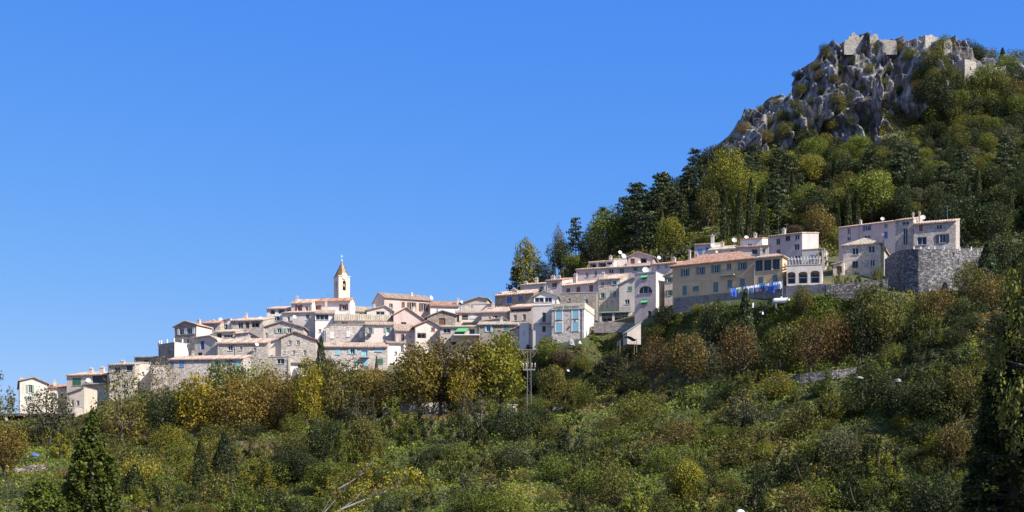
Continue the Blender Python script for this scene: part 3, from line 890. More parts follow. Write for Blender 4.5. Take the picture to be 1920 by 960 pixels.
        for a0, a1, b0, b1, d, kind in holes:
            mb.face([m(a0, b0, 0), m(a0, b0, d), m(a0, b1, d), m(a0, b1, 0)]); mb.face([m(a1, b0, 0), m(a1, b1, 0), m(a1, b1, d), m(a1, b0, d)])
            mb.face([m(a0, b1, 0), m(a0, b1, d), m(a1, b1, d), m(a1, b1, 0)]); mb.face([m(a0, b0, 0), m(a1, b0, 0), m(a1, b0, d), m(a0, b0, d)])
            mb.face([m(a0, b0, d), m(a1, b0, d), m(a1, b1, d), m(a0, b1, d)])
            if kind in 'aA':                              # arch spandrels
                rise = min((a1 - a0) * (.5 if kind == 'a' else .22), (b1 - b0) * .8); n = 8
                for k in range(n):
                    u0, u1 = k / n, (k + 1) / n
                    f = lambda u: b1 - rise + rise * math.sqrt(max(0, 1 - (2 * u - 1) ** 2))
                    p0, p1 = (a0 + (a1 - a0) * u0, f(u0)), (a0 + (a1 - a0) * u1, f(u1))
                    mb.face([m(p0[0], p0[1], .002), m(p1[0], p1[1], .002), m(p1[0], b1 - .001, .002), m(p0[0], b1 - .001, .002)])
                    mb.face([m(p0[0], p0[1], .002), m(p1[0], p1[1], .002), m(p1[0], p1[1], d - .1), m(p0[0], p0[1], d - .1)])
    def window(s, side, q, h):
        cx, cy, w_, hh = q[:4]
        kind = q[4] if len(q) > 4 else 'w'; col = q[5] if len(q) > 5 else 'K'
        a0, a1, b0, b1, d, _ = h
        if a1 - a0 < .06 or b1 - b0 < .06: return
        m3 = s.maps[side]
        m = lambda x, y, z: m3(x, z, y)                   # box axes: along, into, up
        e, f = .03, .07
        mb = MB()
        if kind in 'lA':                                  # open loggia: dark room, back wall with a glazed door and a rail
            f = .05
            mb.box(a0 + .02, a1 - .02, .04, .10, b0 + .9, b0 + .97, m)
            for k in range(max(2, int((a1 - a0) / .5))):
                x = a0 + .05 + k * (a1 - a0 - .15) / max(1, int((a1 - a0) / .5) - 1 or 1)
                mb.box(x, min(x + .04, a1 - .02), .045, .095, b0 + .02, b0 + .9, m)
            wn = obj('railing' if kind == 'l' else 'arch_window', mb, METAL, s.root)
            pb = MB(); pb.box(a0 + (a1 - a0) * .15, a1 - (a1 - a0) * .15, d - .06, d - .02, b0 + .03, b0 + (b1 - b0) * .85, m)
            obj('pane', pb, GLASS, wn)
            return
        fr = {'w': WHITE, 'o': WHITE, 'c': WHITE, 'd': WOOD, 'a': WHITE, 'k': METAL}.get(kind, WHITE)
        if kind == 'w' and col == 'K' and (a1 - a0) > .9: fr = WOOD if (int(cx) % 2) else WHITE
        # frame, mullion, sill
        mb.box(a0 + .005, a0 + f, d - .1, d - e, b0 + .005, b1 - .005, m); mb.box(a1 - f, a1 - .005, d - .1, d - e, b0 + .005, b1 - .005, m)
        mb.box(a0 + f + .002, a1 - f - .002, d - .1, d - e, b1 - f, b1 - .005, m); mb.box(a0 + f + .002, a1 - f - .002, d - .1, d - e, b0 + .005, b0 + f, m)
        n = 1 if a1 - a0 < 1.7 else int((a1 - a0) / .9)
        for k in range(n):
            x = a0 + (a1 - a0) * (k + 1) / (n + 1); mb.box(x - .03, x + .03, d - .095, d - e, b0 + f + .002, b1 - f - .002, m)
        wn = obj('door' if kind == 'd' else 'window', mb, fr if kind != 'd' or col == 'K' else cmat(col), s.root)
        if kind != 'd':
            sb = MB(); sb.box(a0 - .08, a1 + .08, -.09, d - .11, b0 - .07, b0 - .002, m); obj('sill', sb, CONC, wn)
        if kind == 'c':
            sb = MB(); md = (a0 + a1) / 2
            for u0, u1 in ((a0 + .01, md - .012), (md + .012, a1 - .01)):
                sb.box(u0, u1, -.02, .03, b0 + .01, b1 - .01, m)
                k = int((b1 - b0) / .14)
                for i in range(k):
                    z = b0 + .06 + i * (b1 - b0 - .1) / k
                    sb.box(u0 + .05, u1 - .05, -.035, -.021, z, z + .05, m)
            obj('shutter', sb, cmat(col), wn)
            return
        pb = MB(); pb.box(a0 + f, a1 - f, d - .05, d - .035, b0 + f, b1 - f, m)
        if kind == 'd': obj('panel', pb, cmat(col), wn)
        else: obj('pane', pb, GLASS, wn)
        if kind == 'o':
            sw = max(.28, (a1 - a0) * .52)
            for u0, u1 in ((a0 - sw - .02, a0 - .02), (a1 + .02, a1 + sw + .02)):
                sb = MB(); sb.box(u0, u1, -.08, -.025, b0, b1, m)
                k = max(3, int((b1 - b0) / .16))
                for i in range(k):
                    z = b0 + .07 + i * (b1 - b0 - .12) / k
                    sb.box(u0 + .05, u1 - .05, -.095, -.081, z, z + .06, m)
                obj('shutter', sb, cmat(col), wn)
    def loc(s, px, py, Y):
        p = P(px, py, Y); dx, dy = p.x - s.O.x, p.y - s.O.y
        return (dx * s.c + dy * s.n, -dx * s.n + dy * s.c, p.z - s.z0)
    def inside(s, px, off):
        """depth of the sight column px, off metres behind the facade"""
        return s.O.y + s.sF(px) * s.n + off
    def chimney(s, px, py, w_=6, h=12, off=2.5, mat=None):
        Y = s.inside(px, off); x, y, z = s.loc(px, py, Y)
        a, hz = w_ / F * Y / 2, h / F * Y
        mb = MB()
        mb.box(x - a, x + a, y - a * .8, y + a * .8, z - hz - 1.2, z - .22)
        mb.box(x - a - .07, x + a + .07, y - a * .8 - .07, y + a * .8 + .07, z - .218, z - .1)
        for q in (-.5, .5): mb.lathe([(.09, z - .1), (.1, z + .12), (.07, z + .14)], 7, (x + a * q, y))
        obj('chimney', mb, mat or wall_mat('plaster', (.58, .50, .42)), s.roof)
    def dish(s, px, py, r=.45, off=.0, col=None):
        r *= .62
        Y = s.inside(px, off - .5); x, y, z = s.loc(px, py, Y)
        mb = MB(); d = Vector((.45, -.75, .35)).normalized()
        a = d.cross(Vector((0, 0, 1))).normalized(); b2 = d.cross(a); c = Vector((x, y, z)); prev = None
        for rr, dep in ((.02, .12), (.5, .09), (.85, .03), (1.0, 0), (1.0, .03), (.5, .12), (.02, .15)):
            ring = [c + (a * math.cos(t_) + b2 * math.sin(t_)) * r * rr - d * dep * r * 2 for t_ in [2 * math.pi * k / 14 for k in range(14)]]
            if prev: [mb.face([prev[k], prev[(k + 1) % 14], ring[(k + 1) % 14], ring[k]]) for k in range(14)]
            prev = ring
        mb.tube([c - d * .2, c - d * .3 - Vector((0, 0, .5)), c - Vector((0, -.3, 1.4))], [.03, .03, .03], 5)
        mb.tube([c - b2 * r * .9 * (1 if b2.z > 0 else -1), c + d * r * .9], [.015, .015], 4)
        obj('satellite_dish', mb, paint('dish_white', (.52, .52, .51), .5, .06), s.root)
    def front_box(s, name, cx, cy, w_, h, d0, d1, mat, parent=None):
        """a box on the facade, d0..d1 metres in front of it"""
        a0, a1 = s.sF(cx - w_ / 2), s.sF(cx + w_ / 2)
        z0, z1 = s.zl(cx, cy + h / 2), s.zl(cx, cy - h / 2)
        mb = MB(); mb.box(a0, a1, -d1, -d0, z0, z1)
        return obj(name, mb, mat, parent or s.root)
    def balcony(s, cx, cy, w_, h, depth, mat):
        a0, a1 = s.sF(cx - w_ / 2), s.sF(cx + w_ / 2); z0, z1 = s.zl(cx, cy + h / 2), s.zl(cx, cy - h / 2)
        mb = MB(); mb.box(a0, a1, -depth, -.01, z0 - .14, z0)
        bl = obj('balcony', mb, CONC, s.root)
        rb = MB()
        rb.box(a0, a1, -depth, -depth + .05, z1 - .05, z1)
        for x in (a0, a1 - .05): rb.box(x, x + .05, -depth + .052, -.02, z1 - .05, z1)
        n = max(4, int((a1 - a0) / .13))
        for i in range(n + 1):
            x = a0 + (a1 - a0 - .03) * i / n; rb.box(x, x + .03, -depth + .005, -depth + .035, z0 + .002, z1 - .052)
        obj('railing', rb, mat, bl)
        return bl
    def gutter(s, px, mat=None):
        x = s.sF(px); mb = MB(); mb.tube([(x, -.08, s.z0 * 0 + 1.0), (x, -.08, s.zmin - .1)], [.055, .055], 6)
        obj('downpipe', mb, mat or METAL, s.root)
H = House
# ------------------------------------------------------------------ the village, from its lower end to its upper end
h = H('tall narrow cream gable house with green shutters at the low end of the village', 37, 89, 714, 773, 300, 18, 'front', 'cream',
  [(56.5, 729, 7, 15, 'o', 'P'), (55, 747, 7, 8, 'o', 'P'), (53.5, 769, 4, 7)], xl=29, ap=(63, 708), ytr=719, ch=[(40, 709, 5, 6, 1.5)])
H('low cream link building with a flat red roof beside the tall narrow house', 88, 127, 727, 775, 303, 10, 'back', 'pale', [(100, 740, 6, 8), (116, 742, 6, 9)], rc='red', pitch=14)
H('small grey lean-to house with a pent roof in front of the green shuttered house', 127, 158, 738, 790, 291, -8, 'front', 'beige', [(146, 756, 5.5, 10), (136, 757, 5, 8)], ap=(158, 727), ytr=727, rc='buff', D=6)
h = H('beige house with two white chimneys and wide green window bands', 125, 204, 704.5, 765, 302, -13, 'back', 'beige',
  [(144, 715.5, 16, 14, 'c', 'G'), (187, 711, 28, 14, 'w', 'K'), (170, 738, 9, 10), (192, 742, 10, 12, 'c', 'L')], rc='pink', pitch=15, ch=[(171, 690, 7, 10, 3), (192, 688, 8, 9, 3)], dish=[(166, 713, .8, 0)])
h.front_box('balcony', 181, 720.5, 44, 1.6, .02, 1.0, CONC)
H('grey rubble house with one stubby white chimney above the sparse yellow tree', 203, 253, 685, 742, 298, -11, 'back', 'stone', [(220.5, 694, 10, 12), (243, 690, 11, 10), (236, 720, 8, 10)], rc='grey', pitch=12, ch=[(230, 676, 8, 10, 2)])
H('low flat topped stone house next to the roof terrace with posts', 252, 322, 670.5, 700, 309, -9, 'back', 'dark', [(275, 677, 9, 5), (300, 679, 6, 5)], rc='grey', pitch=8)
H('bright cream annex with a broken top on the rubble wall', 256, 284, 681, 737, 299, 12, 'flat', 'cream', [(268, 700, 5, 6)], xs=292, D=5)
H('high bare rubble wall house among leafless branches', 283, 318, 686, 738, 296, 8, 'flat', 'lstone', [(300, 714, 4, 5), (309, 725, 5, 6)], D=6)
h = H('house with a roof terrace whose white posts stand against the sky', 297, 327, 647, 673, 299, -42, 'flat', 'dark', [(318, 661, 6, 8)], xs=354)
# terrace posts and the flank with painted sunlight
for px_ in (298, 302, 313, 326, 343):
    Yq = h.inside(min(px_, 326), .3); x, y, z = h.loc(px_, 640, Yq)
    if px_ > 327: x, y = h.W - .2, h.tS(px_, h.FR)
    mb = MB(); mb.box(x - .13, x + .13, y - .13, y + .13, h.zmin + .14, h.zmin + .85)
    obj('parapet_post', mb, wall_mat(*WALL['white']), h.root)
mb = MB(); mb.box(h.W + .01, h.W + .06, .0, h.D, h.zmin - 2.7, h.zmin); obj('sunlit_flank', mb, wall_mat(*WALL['white']), h.root)  # white skin over the dark stone, sunlight put into its colour
h = H('dark stone gable house with white window frames above the roof terrace', 327.5, 368, 613, 660, 304, -24, 'front', 'dark', [(341, 622, 8, 11, 'o', 'W'), (356, 620.5, 9, 12, 'o', 'W'), (352, 640, 5, 8)], xs=397, ap=(348, 602.5), ytr=608.5,
  rwins=[(384, 619, 5, 12, 'c', 'O'), (393, 620, 4, 12, 'c', 'R')])
mb = MB(); mb.box(h.W + .01, h.W + .05, .0, h.D, 1, h.zmin - .05); obj('sunlit_flank', mb, wall_mat(*WALL['cream']), h.root)  # cream skin on the right wall, its colour carries the sun's brightness
H('small stone house with a red pent roof, behind the dark stone gable house', 378, 413, 607, 640, 315, -14, 'side', 'stone', [(402, 616, 4, 6), (388, 618, 4, 6)], rc='red', pitch=20, D=5, ch=[(401, 600, 4, 6, 2)])
H('plain grey house with a tall blue door above a green balcony', 365, 405, 634, 672, 297, -20, 'front', 'grey', [(379.5, 647.5, 7, 16, 'd', 'B'), (375, 665, 8, 8)], ap=(394, 630), ytr=636, D=6)
H('narrow white house with a roof slanting up and one blue window', 411, 432.5, 604, 625, 316, -12, 'front', 'white', [(422, 612.5, 9, 10)], ap=(432.5, 598), ytr=598, D=6, dish=[(414, 599, .7, 3)], rc='grey')
H('long grey stone house with a dark open loggia at its end', 432, 494, 602, 632, 314, -10, 'back', 'stone', [(451, 610, 9, 13, 'w', 'N'), (479, 608, 15, 11, 'l'), (464, 610, 7, 12, 'd', 'N')], rc='pink', pitch=16, dish=[(489, 597, .7, 2)])
H('little roofed loggia house under the narrow white house', 400, 442, 623, 640, 306, -8, 'back', 'grey', [(411, 629, 9, 9, 'l'), (428, 630, 17, 6)], rc='buff', pitch=16, D=5)
H('low rubble house with a stepped white wall end', 442, 486, 626.5, 642, 304, -4, 'front', 'lstone', [(470, 633, 4, 4)], ap=(470, 624), ytr=633, D=5)
H('broad rubble house under one long pale roof, with a drainpipe between its two windows', 406, 502, 644, 678, 293, -4, 'back', 'stone', [(432, 652, 9, 11), (452, 653, 5, 8), (478, 655, 5, 6)], rc='pink', pitch=22, D=6, dish=[(411, 637, .7, 2), (482, 645.5, .6, -.5)]).gutter(441)
h = H('long low pale house with bright blue shutters under a long low roof', 317, 456, 675, 722, 286, -7, 'back', 'lstone', [(321.8, 683, 8, 11, 'c', 'B'), (340.5, 682, 9, 12, 'c', 'Z'), (406, 680, 8, 10, 'o', 'L'), (428, 680, 7, 9, 'o', 'B'), (446, 681, 7, 12, 'c', 'L'), (328, 706, 4, 4), (346, 712, 7, 4)], rc='pink', pitch=20, D=5)
# around the church
H('upper loggia house with three dark openings on the skyline', 500, 548, 579.5, 606, 324, -7, 'back', 'white', [(511, 585, 9, 8, 'l'), (528, 584, 12, 8, 'l'), (518, 597, 12, 8, 'w', 'K'), (541, 583, 7, 6)], rc='pink', pitch=15)
H('grey gable house with two pairs of pale green shutters', 497, 569, 613, 650, 304, -2, 'front', 'stone', [(523.5, 619, 8, 11, 'o', 'P'), (542, 618.5, 8, 11, 'o', 'P'), (499.5, 631, 4, 13)], ap=(529, 602.6), ytr=614, rc='grey', D=6)
H('rough stone gable house with a white gable band and small dark windows', 527, 592, 633, 672, 294, 2, 'front', 'stone', [(543.5, 641.5, 5.5, 10), (559, 641.8, 6, 10), (534, 661, 3, 5), (551, 661, 5, 8), (571.7, 661.7, 5.5, 10)], ap=(553, 622.5), ytr=637, rc='red', D=7)
H('pale wing with a slanting roof against the rough stone gable house', 478, 526.5, 650, 676, 295, -3, 'front', 'pale', [(503, 656.5, 9, 8), (509, 668, 5, 5)], ap=(526.5, 635.5), ytr=635.5, rc='grey', D=6)
H('low grey stone house with a double window and flat roof', 502, 543, 669.5, 712, 286, -6, 'flat', 'stone', [(526, 677.5, 14, 10), (517, 692, 5, 5)], xs=559, D=6)
H('white house with a deep awning roof over one blue window', 543, 584, 681, 712, 286.5, 5, 'back', 'white', [(565, 686.5, 14, 9, 'w', 'B')], rc='grey', pitch=10, D=5)
CHURCH = H('long cream church nave with dark red shutters and an orange roof, below the bell tower', 584, 657, 565.5, 604, 324, -8, 'side', 'white', [(591.5, 577, 10, 9, 'o', 'R'), (645, 576, 8, 11, 'o', 'R')], xs=666, rc='red', pitch=26, oh=.5)
H('cream house with dark red shutters joined to the low end of the church', 546, 585, 569, 604, 322, -9, 'side', 'cream', [(560.5, 577.5, 6, 12, 'o', 'R'), (575, 579, 5, 9)], rc='pink', pitch=24, ch=[(557, 556, 4, 8, 1.5)], D=7)
H('smooth cream house carrying a satellite dish on its facade, below the church', 530, 590, 587, 625, 314, -8, 'back', 'pale', [(541, 598, 5, 9), (577, 594.5, 7, 11, 'w', 'W')], rc='pink', pitch=12, dish=[(552.5, 594, .65, -.2)])
H('grey white house with one wide blue glass window under its eave', 591, 627.5, 587.5, 634, 307, 6, 'back', 'white', [(604, 594.5, 24, 11, 'w', 'B'), (600, 620, 5, 6)], rc='pink', pitch=13, xs=646, D=6)
H('white house under a wide ribbed tile roof, with one orange wooden window', 628, 735, 600, 622, 304, 6, 'side', 'white', [(646, 607.5, 11, 8.5, 'c', 'O')], rc='buff', pitch=31, D=7, oh=.5)
H('low beige church annex with a long sunlit tile roof behind the nave', 662, 700, 583, 600, 327, 14, 'side', 'cream', [(676, 588, 4, 4)], rc='buff', pitch=28, D=7)
H('wavy topped rubble house with bricked up arches', 608, 684, 616, 660, 298, 4, 'front', 'lstone', [(622, 628, 8, 13, 'c', 'W'), (653, 626, 7, 11, 'c', 'W'), (677, 627, 6, 12, 'c', 'W'), (628, 644.5, 10, 6), (652, 643.5, 10, 6), (676.5, 641.5, 8, 5)], ap=(625, 609), ytr=609, rc='buff', D=5, oh=.1)
h = H('square pale yellow house with two pairs of light green shutters', 684.5, 739, 609, 652, 296, 4, 'back', 'cream', [(693.7, 619.5, 7, 10, 'o', 'P'), (727.5, 619, 7, 10, 'o', 'P')], rc='pink', pitch=17, D=6)
h.front_box('heat_pump', 693, 628, 5.5, 6, .02, .45, paint('dark_casing', (.05, .05, .055), .5))
h.front_box('heat_pump', 727, 628, 7.5, 5.5, .02, .45, WHITE)
h = H('long rubble house with pale blue shutters and a blue door, above the tree row', 599, 726, 650.5, 705, 286, 1.5, 'back', 'lstone', [(633, 660, 9, 10, 'c', 'L'), (661, 659, 8, 10, 'o', 'L'), (683.3, 661, 11, 15, 'd', 'L'), (710, 655.5, 14, 8, 'c', 'L'), (668.5, 679.5, 6, 9, 'c', 'L'), (685.5, 679.5, 8, 12, 'c', 'L'), (712.6, 677.5, 11, 10, 'c', 'G'), (634, 679, 6, 5)], rc='pink', pitch=21, D=6)
h.balcony(684, 668.5, 16, 2, .7, METAL)
H('narrow cream stair house beside the long rubble house with blue shutters', 726, 759, 643, 700, 290, 8, 'back', 'white', [(754, 655, 6, 12), (742, 662, 5, 6), (735, 683, 10, 4)], rc='pink', pitch=15, D=5)
H('big skyline house with three tall windows and brown shutters', 720.5, 808, 557.5, 600, 318, 22, 'side', 'rose', [(733, 573, 7, 8), (756, 571, 6, 10, 'c', 'N'), (772, 575, 8, 16, 'o', 'N'), (794, 576, 8, 15, 'o', 'N')], xl=699, rc='pink', pitch=25, ch=[(772, 549, 4, 8, 3)], dish=[(809, 558, .8, 3)])
H('old cream house with a blue strip window under the big skyline house', 688, 736, 582, 604, 310, 8, 'front', 'pale', [(713, 587, 16, 6.5, 'w', 'B')], ap=(722, 574), ytr=583, rc='grey', D=6)
H('bright white house under a clean orange tile roof', 807, 861, 573, 606, 320, 9, 'side', 'white', [(820, 581, 3, 4)], rc='red', pitch=27, D=7, ch=[(858.5, 560, 5, 9, 1.0)], dish=[(866, 566, .6, 1)])
h = H('pink cream gable house with laundry in a dark open loggia', 738, 801, 590, 625, 304, 10, 'front', 'rose', [(757, 589, 12, 17, 'l'), (757, 606, 10, 8, 'w', 'K'), (776, 592, 3, 9, 'c', 'R')], ap=(762, 577), ytr=604, rc='pink', D=6)
h = H('peach gable house with one red shutter and a square open loggia', 779, 825, 611, 656, 292, 12, 'front', 'cream', [(812, 616, 7, 10, 'c', 'R'), (790.6, 629, 17, 10, 'l')], ap=(803, 600.6), ytr=613, rc='red', D=7, oh=.45)
H('lilac walled wing with a narrow balcony door under an orange roof', 741, 779, 620, 664, 293, 8, 'back', 'lilac', [(755, 633.5, 6, 14, 'd', 'K'), (769, 631, 4, 6), (754, 654, 6, 10)], rc='pink', pitch=26, D=7).balcony(755, 641, 14, 4.5, .6, METAL)
H('dark rubble gable house with a brown framed door', 801, 854, 594, 622, 302, 6, 'front', 'dark', [(829, 602.5, 12, 12, 'd', 'N'), (830, 589, 2.5, 3)], ap=(829, 583), ytr=590, rc='grey', D=6)
H('cream terrace house with a narrow brown door and a slung grey awning', 854, 907, 586.5, 618, 306, 2, 'back', 'cream', [(858.5, 597, 5, 14, 'd', 'N'), (872, 594, 12, 12, 'l'), (886, 592, 8, 11, 'c', 'W')], rc='pink', pitch=15, D=6).balcony(886, 601, 36, 8, 1.2, CONC)
H('beige gable house sticking up on the skyline next to the glass veranda', 864, 914, 569, 600, 322, -8, 'front', 'beige', [(897, 566, 3, 3)], ap=(898, 557.5), ytr=560, rc='buff', D=6)
H('cream house with a long flat terrace below the skyline gable', 872, 928, 571.5, 604, 314, -7, 'flat', 'cream', [(885, 574.5, 3, 3), (905, 584, 5, 5)], D=5)
H('beige house under a wide pinkish roof, with one green shuttered window', 903, 953, 586, 624, 304, -8, 'back', 'beige', [(929, 596, 9, 8, 'w', 'K'), (918, 597, 4, 6), (937, 596, 5, 8, 'c', 'G')], rc='pink', pitch=23, D=7)
h = H('dark stone house with a glass veranda and two blue windows on the upper street', 928, 1001, 555, 585, 312, -24, 'side', 'dark', [(938, 565, 3, 6), (955, 563, 9, 13, 'c', 'B'), (976, 559.5, 8, 9, 'c', 'B')], rc='pink', pitch=24, D=7, ch=[(964, 541, 6, 11, 1.5), (968, 543, 5, 8, 1.5), (939, 548, 7, 5, 1.5)])
H('beige house with two framed square windows beneath a dark loggia band', 956, 999, 577, 624, 300, -14, 'back', 'beige', [(966, 595.5, 6, 11), (983, 594.6, 6, 11), (977, 581.5, 38, 5, 'l')], rc='pink', pitch=18, D=6)
H('grey house with blue green shutters behind the tall olive yellow trees', 896, 971, 609, 660, 290, -3, 'back', 'dark', [(916, 616.6, 7, 11, 'o', 'L'), (950, 615, 10, 11, 'c', 'T'), (956, 632, 7, 14, 'd', 'L'), (930, 634, 8, 8)], rc='buff', pitch=18, D=5)
H('low house with a scalloped tile roof behind the grey house with blue green shutters', 902, 958, 603, 616, 297, -6, 'front', 'cream', [(925, 606, 4, 4)], ap=(944, 596), ytr=606, rc='pink', D=5)
H('slim bright white stair tower beside the stone inn', 974, 991.5, 606, 664, 288, -16, 'flat', 'white', [(982, 624, 2, 7)], xs=992.5, D=4, cope=False)
H('white lean-to with a steep slanting roof at the foot of the stone inn', 991, 1011.5, 616, 664, 288, 4, 'front', 'white', [(998, 625, 2, 2.5), (1005, 630, 2.5, 3)], ap=(991, 616), ytr=630.5, rc='grey', D=5, oh=.2)
H('rubble walled shed house left standing against the white stair tower', 958, 975, 619, 664, 289, -10, 'front', 'lstone', [(966, 640, 3, 4)], ap=(975, 612), ytr=612, rc='buff', D=4)
h = H('low terrace house with a green awning and white parasols behind the brown trees', 826, 898, 613.5, 660, 291, -3, 'back', 'beige', [(838, 620, 14, 9, 'w', 'G'), (862, 622, 18, 10, 'l'), (885, 622, 10, 10, 'w', 'K'), (850, 644, 12, 7, 'l'), (876, 645, 10, 7)], rc='buff', pitch=12, D=5)
h.front_box('terrace_slab', 876, 630, 48, 2, .02, 1.8, WHITE)
mb = MB()
a0, a1 = h.sF(860), h.sF(880); z1 = h.zl(870, 615)
mb.face([(a0, -.05, z1), (a1, -.05, z1), (a1 - .4, -1.9, z1 - .8), (a0 - .5, -1.9, z1 - .8)]); mb.face([(a0 - .5, -1.9, z1 - .8), (a1 - .4, -1.9, z1 - .8), (a1 - .4, -1.9, z1 - 1.0), (a0 - .5, -1.9, z1 - 1.0)])
obj('awning', mb, paint('awning_green', (.10, .38, .16), .7), h.root)
# the inn with the sign
INN = H('rubble stone inn with four pale blue shutters and a lettered parapet', 1034.5, 1095, 571.5, 625, 282, -15, 'flat', 'lstone', [(1048, 589.3, 10.5, 20, 'c', 'L'), (1079, 587, 10.5, 20, 'c', 'L'), (1048, 614, 10.5, 17, 'c', 'L'), (1079, 612, 10.5, 17, 'c', 'L')], xs=1113, cope=False, ex=3)
mb = MB()
W_, D_, zt = INN.W, INN.D, INN.zmin
mb.box(-.06, W_ + .06, -.16, -.004, zt - .95, zt + .12); mb.box(W_ + .004, W_ + .16, -.16, D_, zt - .95, zt + .12)
obj('parapet', mb, wall_mat('plaster', (.60, .55, .45)), INN.root)
mb = MB(); mb.box(W_ + .01, W_ + .05, .05, D_, .5, zt - .96); obj('sunlit_flank', mb, wall_mat(*WALL['white']), INN.root)  # white skin on the inn's right wall, sunshine painted in by colour
for a0_, b0_ in ((1048, 589.3), (1079, 587), (1048, 614), (1079, 612)):
    r_ = INN.rect('F', a0_, b0_, 10.5, 20 if b0_ < 600 else 17)
    mb = MB()
    mb.box(r_[0] - .24, r_[0] - .02, -.05, -.004, r_[2] - .2, r_[3] + .22); mb.box(r_[1] + .02, r_[1] + .24, -.05, -.004, r_[2] - .2, r_[3] + .22)
    mb.box(r_[0] - .018, r_[1] + .018, -.05, -.004, r_[3] + .02, r_[3] + .22)
    obj('window_surround', mb, WHITE, INN.root)
for q in (1048, 1079):
    x = INN.sF(q); z = INN.zl(q, 602); mb = MB(); mb.tube([(x, -.02, z + .3), (x, -.4, z + .35), (x, -.45, z + .2)], [.03, .03, .03], 5); mb.lathe([(.05, z + .2), (.14, z + .05), (.12, z - .15), (.03, z - .2)], 8, (x, -.45))
    obj('wall_lantern', mb, paint('black_iron', (.03, .03, .03), .5), INN.root)
cu = bpy.data.curves.new('sign_lettering', 'FONT'); cu.body = 'Logis Sarrasin'; cu.size = .92; cu.extrude = .012; cu.offset = .012; cu.space_character = 1.12
to = bpy.data.objects.new('tmp_text', cu); C.objects.link(to)
bpy.context.view_layer.update()
me = bpy.data.meshes.new_from_object(to.evaluated_get(bpy.context.evaluated_depsgraph_get()))
me.name = 'sign_lettering'
bpy.data.objects.remove(to)
tx = obj('sign_lettering', me, paint('ochre_letters', (.20, .14, .06), .8))
wd = max(v.co.x for v in me.vertices) - min(v.co.x for v in me.vertices)
span = (INN.sF(1085) - INN.sF(1038.5))
tx.parent = INN.root; tx.location = (INN.sF(1038.5), -.175, zt - .74); tx.rotation_euler = (R(90), 0, 0); tx.scale = (span / wd, .85, 1)
INN2 = H('plain cream wing of the inn with two dark doors and a white terrace parapet', 999, 1034.5, 574, 630, 284, -10, 'flat', 'pale', [(1020, 595, 6.5, 18, 'd', 'D'), (1020, 617, 6.5, 11, 'd', 'K')], D=6)
INN2.front_box('balcony', 1022, 605.5, 26, 1.6, .02, .5, CONC)
h = H('glazed veranda pavilion with a white gable on the inn terrace', 1001, 1046, 556, 572, 291, -6, 'front', 'white', [(1011, 562, 17, 9.5, 'w', 'B'), (1028, 562, 14, 9.5, 'w', 'B')], ap=(1020, 546.5), ytr=556, rc='grey', D=5, ex=1.5)
# upper street
H('grey house with one brown shuttered window and a sunlit cream flank', 1024, 1054, 527, 562, 310, -20, 'back', 'grey', [(1040, 534.5, 9, 8, 'c', 'N')], xs=1078, rc='red', pitch=14, ch=[(1037, 517, 7, 6, 2), (1049, 517, 4, 7, 1)])
H('far small house with two pointed chimneys above the veranda', 976, 1024, 535, 560, 324, -20, 'back', 'pale', [(1016, 540, 7, 7)], rc='pink', pitch=14, ch=[(986, 528, 6, 7, 1), (1006, 521, 5, 12, 1)], D=5)
H('long lilac stone house with three brown shutters behind the tall mast', 1054, 1121, 536.5, 585, 304, -28, 'side', 'lilac', [(1065.5, 545, 7, 9, 'c', 'N'), (1084.5, 543, 7, 10, 'c', 'N'), (1108.5, 541, 7, 13, 'c', 'N')], rc='pink', pitch=22, ch=[(1079, 514, 6, 14, 2)], D=7)
H('flat roofed purple stone outhouse between the inn and the long lilac house', 1050, 1118, 550.5, 584, 298, -10, 'flat', 'dark', [(1100, 565, 6, 8), (1068, 562, 5, 5)], D=5)
h = H('tall stone house with green shutters and a green railed balcony over a porch', 1121, 1163, 524.5, 608, 300, -16, 'back', 'stone', [(1129.6, 532, 6, 8, 'w', 'B'), (1152.5, 529.5, 6, 8, 'o', 'L'), (1129.6, 554, 7, 10, 'o', 'P'), (1152.5, 551.5, 6, 11, 'o', 'P')], rc='pink', pitch=22, ch=[(1131, 511, 5, 10, 2)], D=7)
h = H('dark porch house with columns and a long green railing', 1124, 1184, 586, 608, 293, -10, 'flat', 'grey', [(1138, 595, 20, 15, 'l'), (1165, 594, 26, 15, 'l')], D=6)
h.balcony(1153, 581, 58, 7, .3, paint('green_rail', (.03, .20, .10), .6))
H('shadowed grey house with a slanting roof against the white tower house', 1161, 1190, 534, 600, 297, -14, 'front', 'grey', [(1181.5, 541, 8, 8, 'c', 'T'), (1176, 566, 9, 9)], ap=(1187, 521), ytr=522, rc='grey', D=6)
h = H('tall white tower house with a half round window and green awnings', 1190, 1229.5, 513.5, 600, 284, -26, 'flat', 'lilac', [(1209, 519, 9, 10, 'c', 'G'), (1210, 543, 26, 14, 'a', 'K'), (1209, 566, 10, 10, 'c', 'G'), (1218, 590, 6, 14, 'd', 'K')], xs=1247, rwins=[(1242, 524, 4, 9, 'c', 'G'), (1242, 546, 4, 9, 'c', 'G')], dish=[(1211, 506, 1.0, 3)])  # white house; the lilac front has its shade put into the colour
mb = MB(); mb.box(h.W + .01, h.W + .05, .02, h.D, 1, h.zmin - .02); obj('sunlit_flank', mb, wall_mat('plaster', (.72, .68, .62)), h.root)  # paler skin on the sunny side, light put into the plaster colour
for q, y_ in ((1209, 516), (1209, 563)):
    a0, a1, zq = h.sF(q - 6), h.sF(q + 6), h.zl(q, y_)
    mb = MB(); mb.slab([(a0, -.02, zq), (a1, -.02, zq), (a1, -.75, zq - .5), (a0, -.75, zq - .5)], .03); obj('awning', mb, paint('awning_green', (.10, .38, .16), .7), h.root)
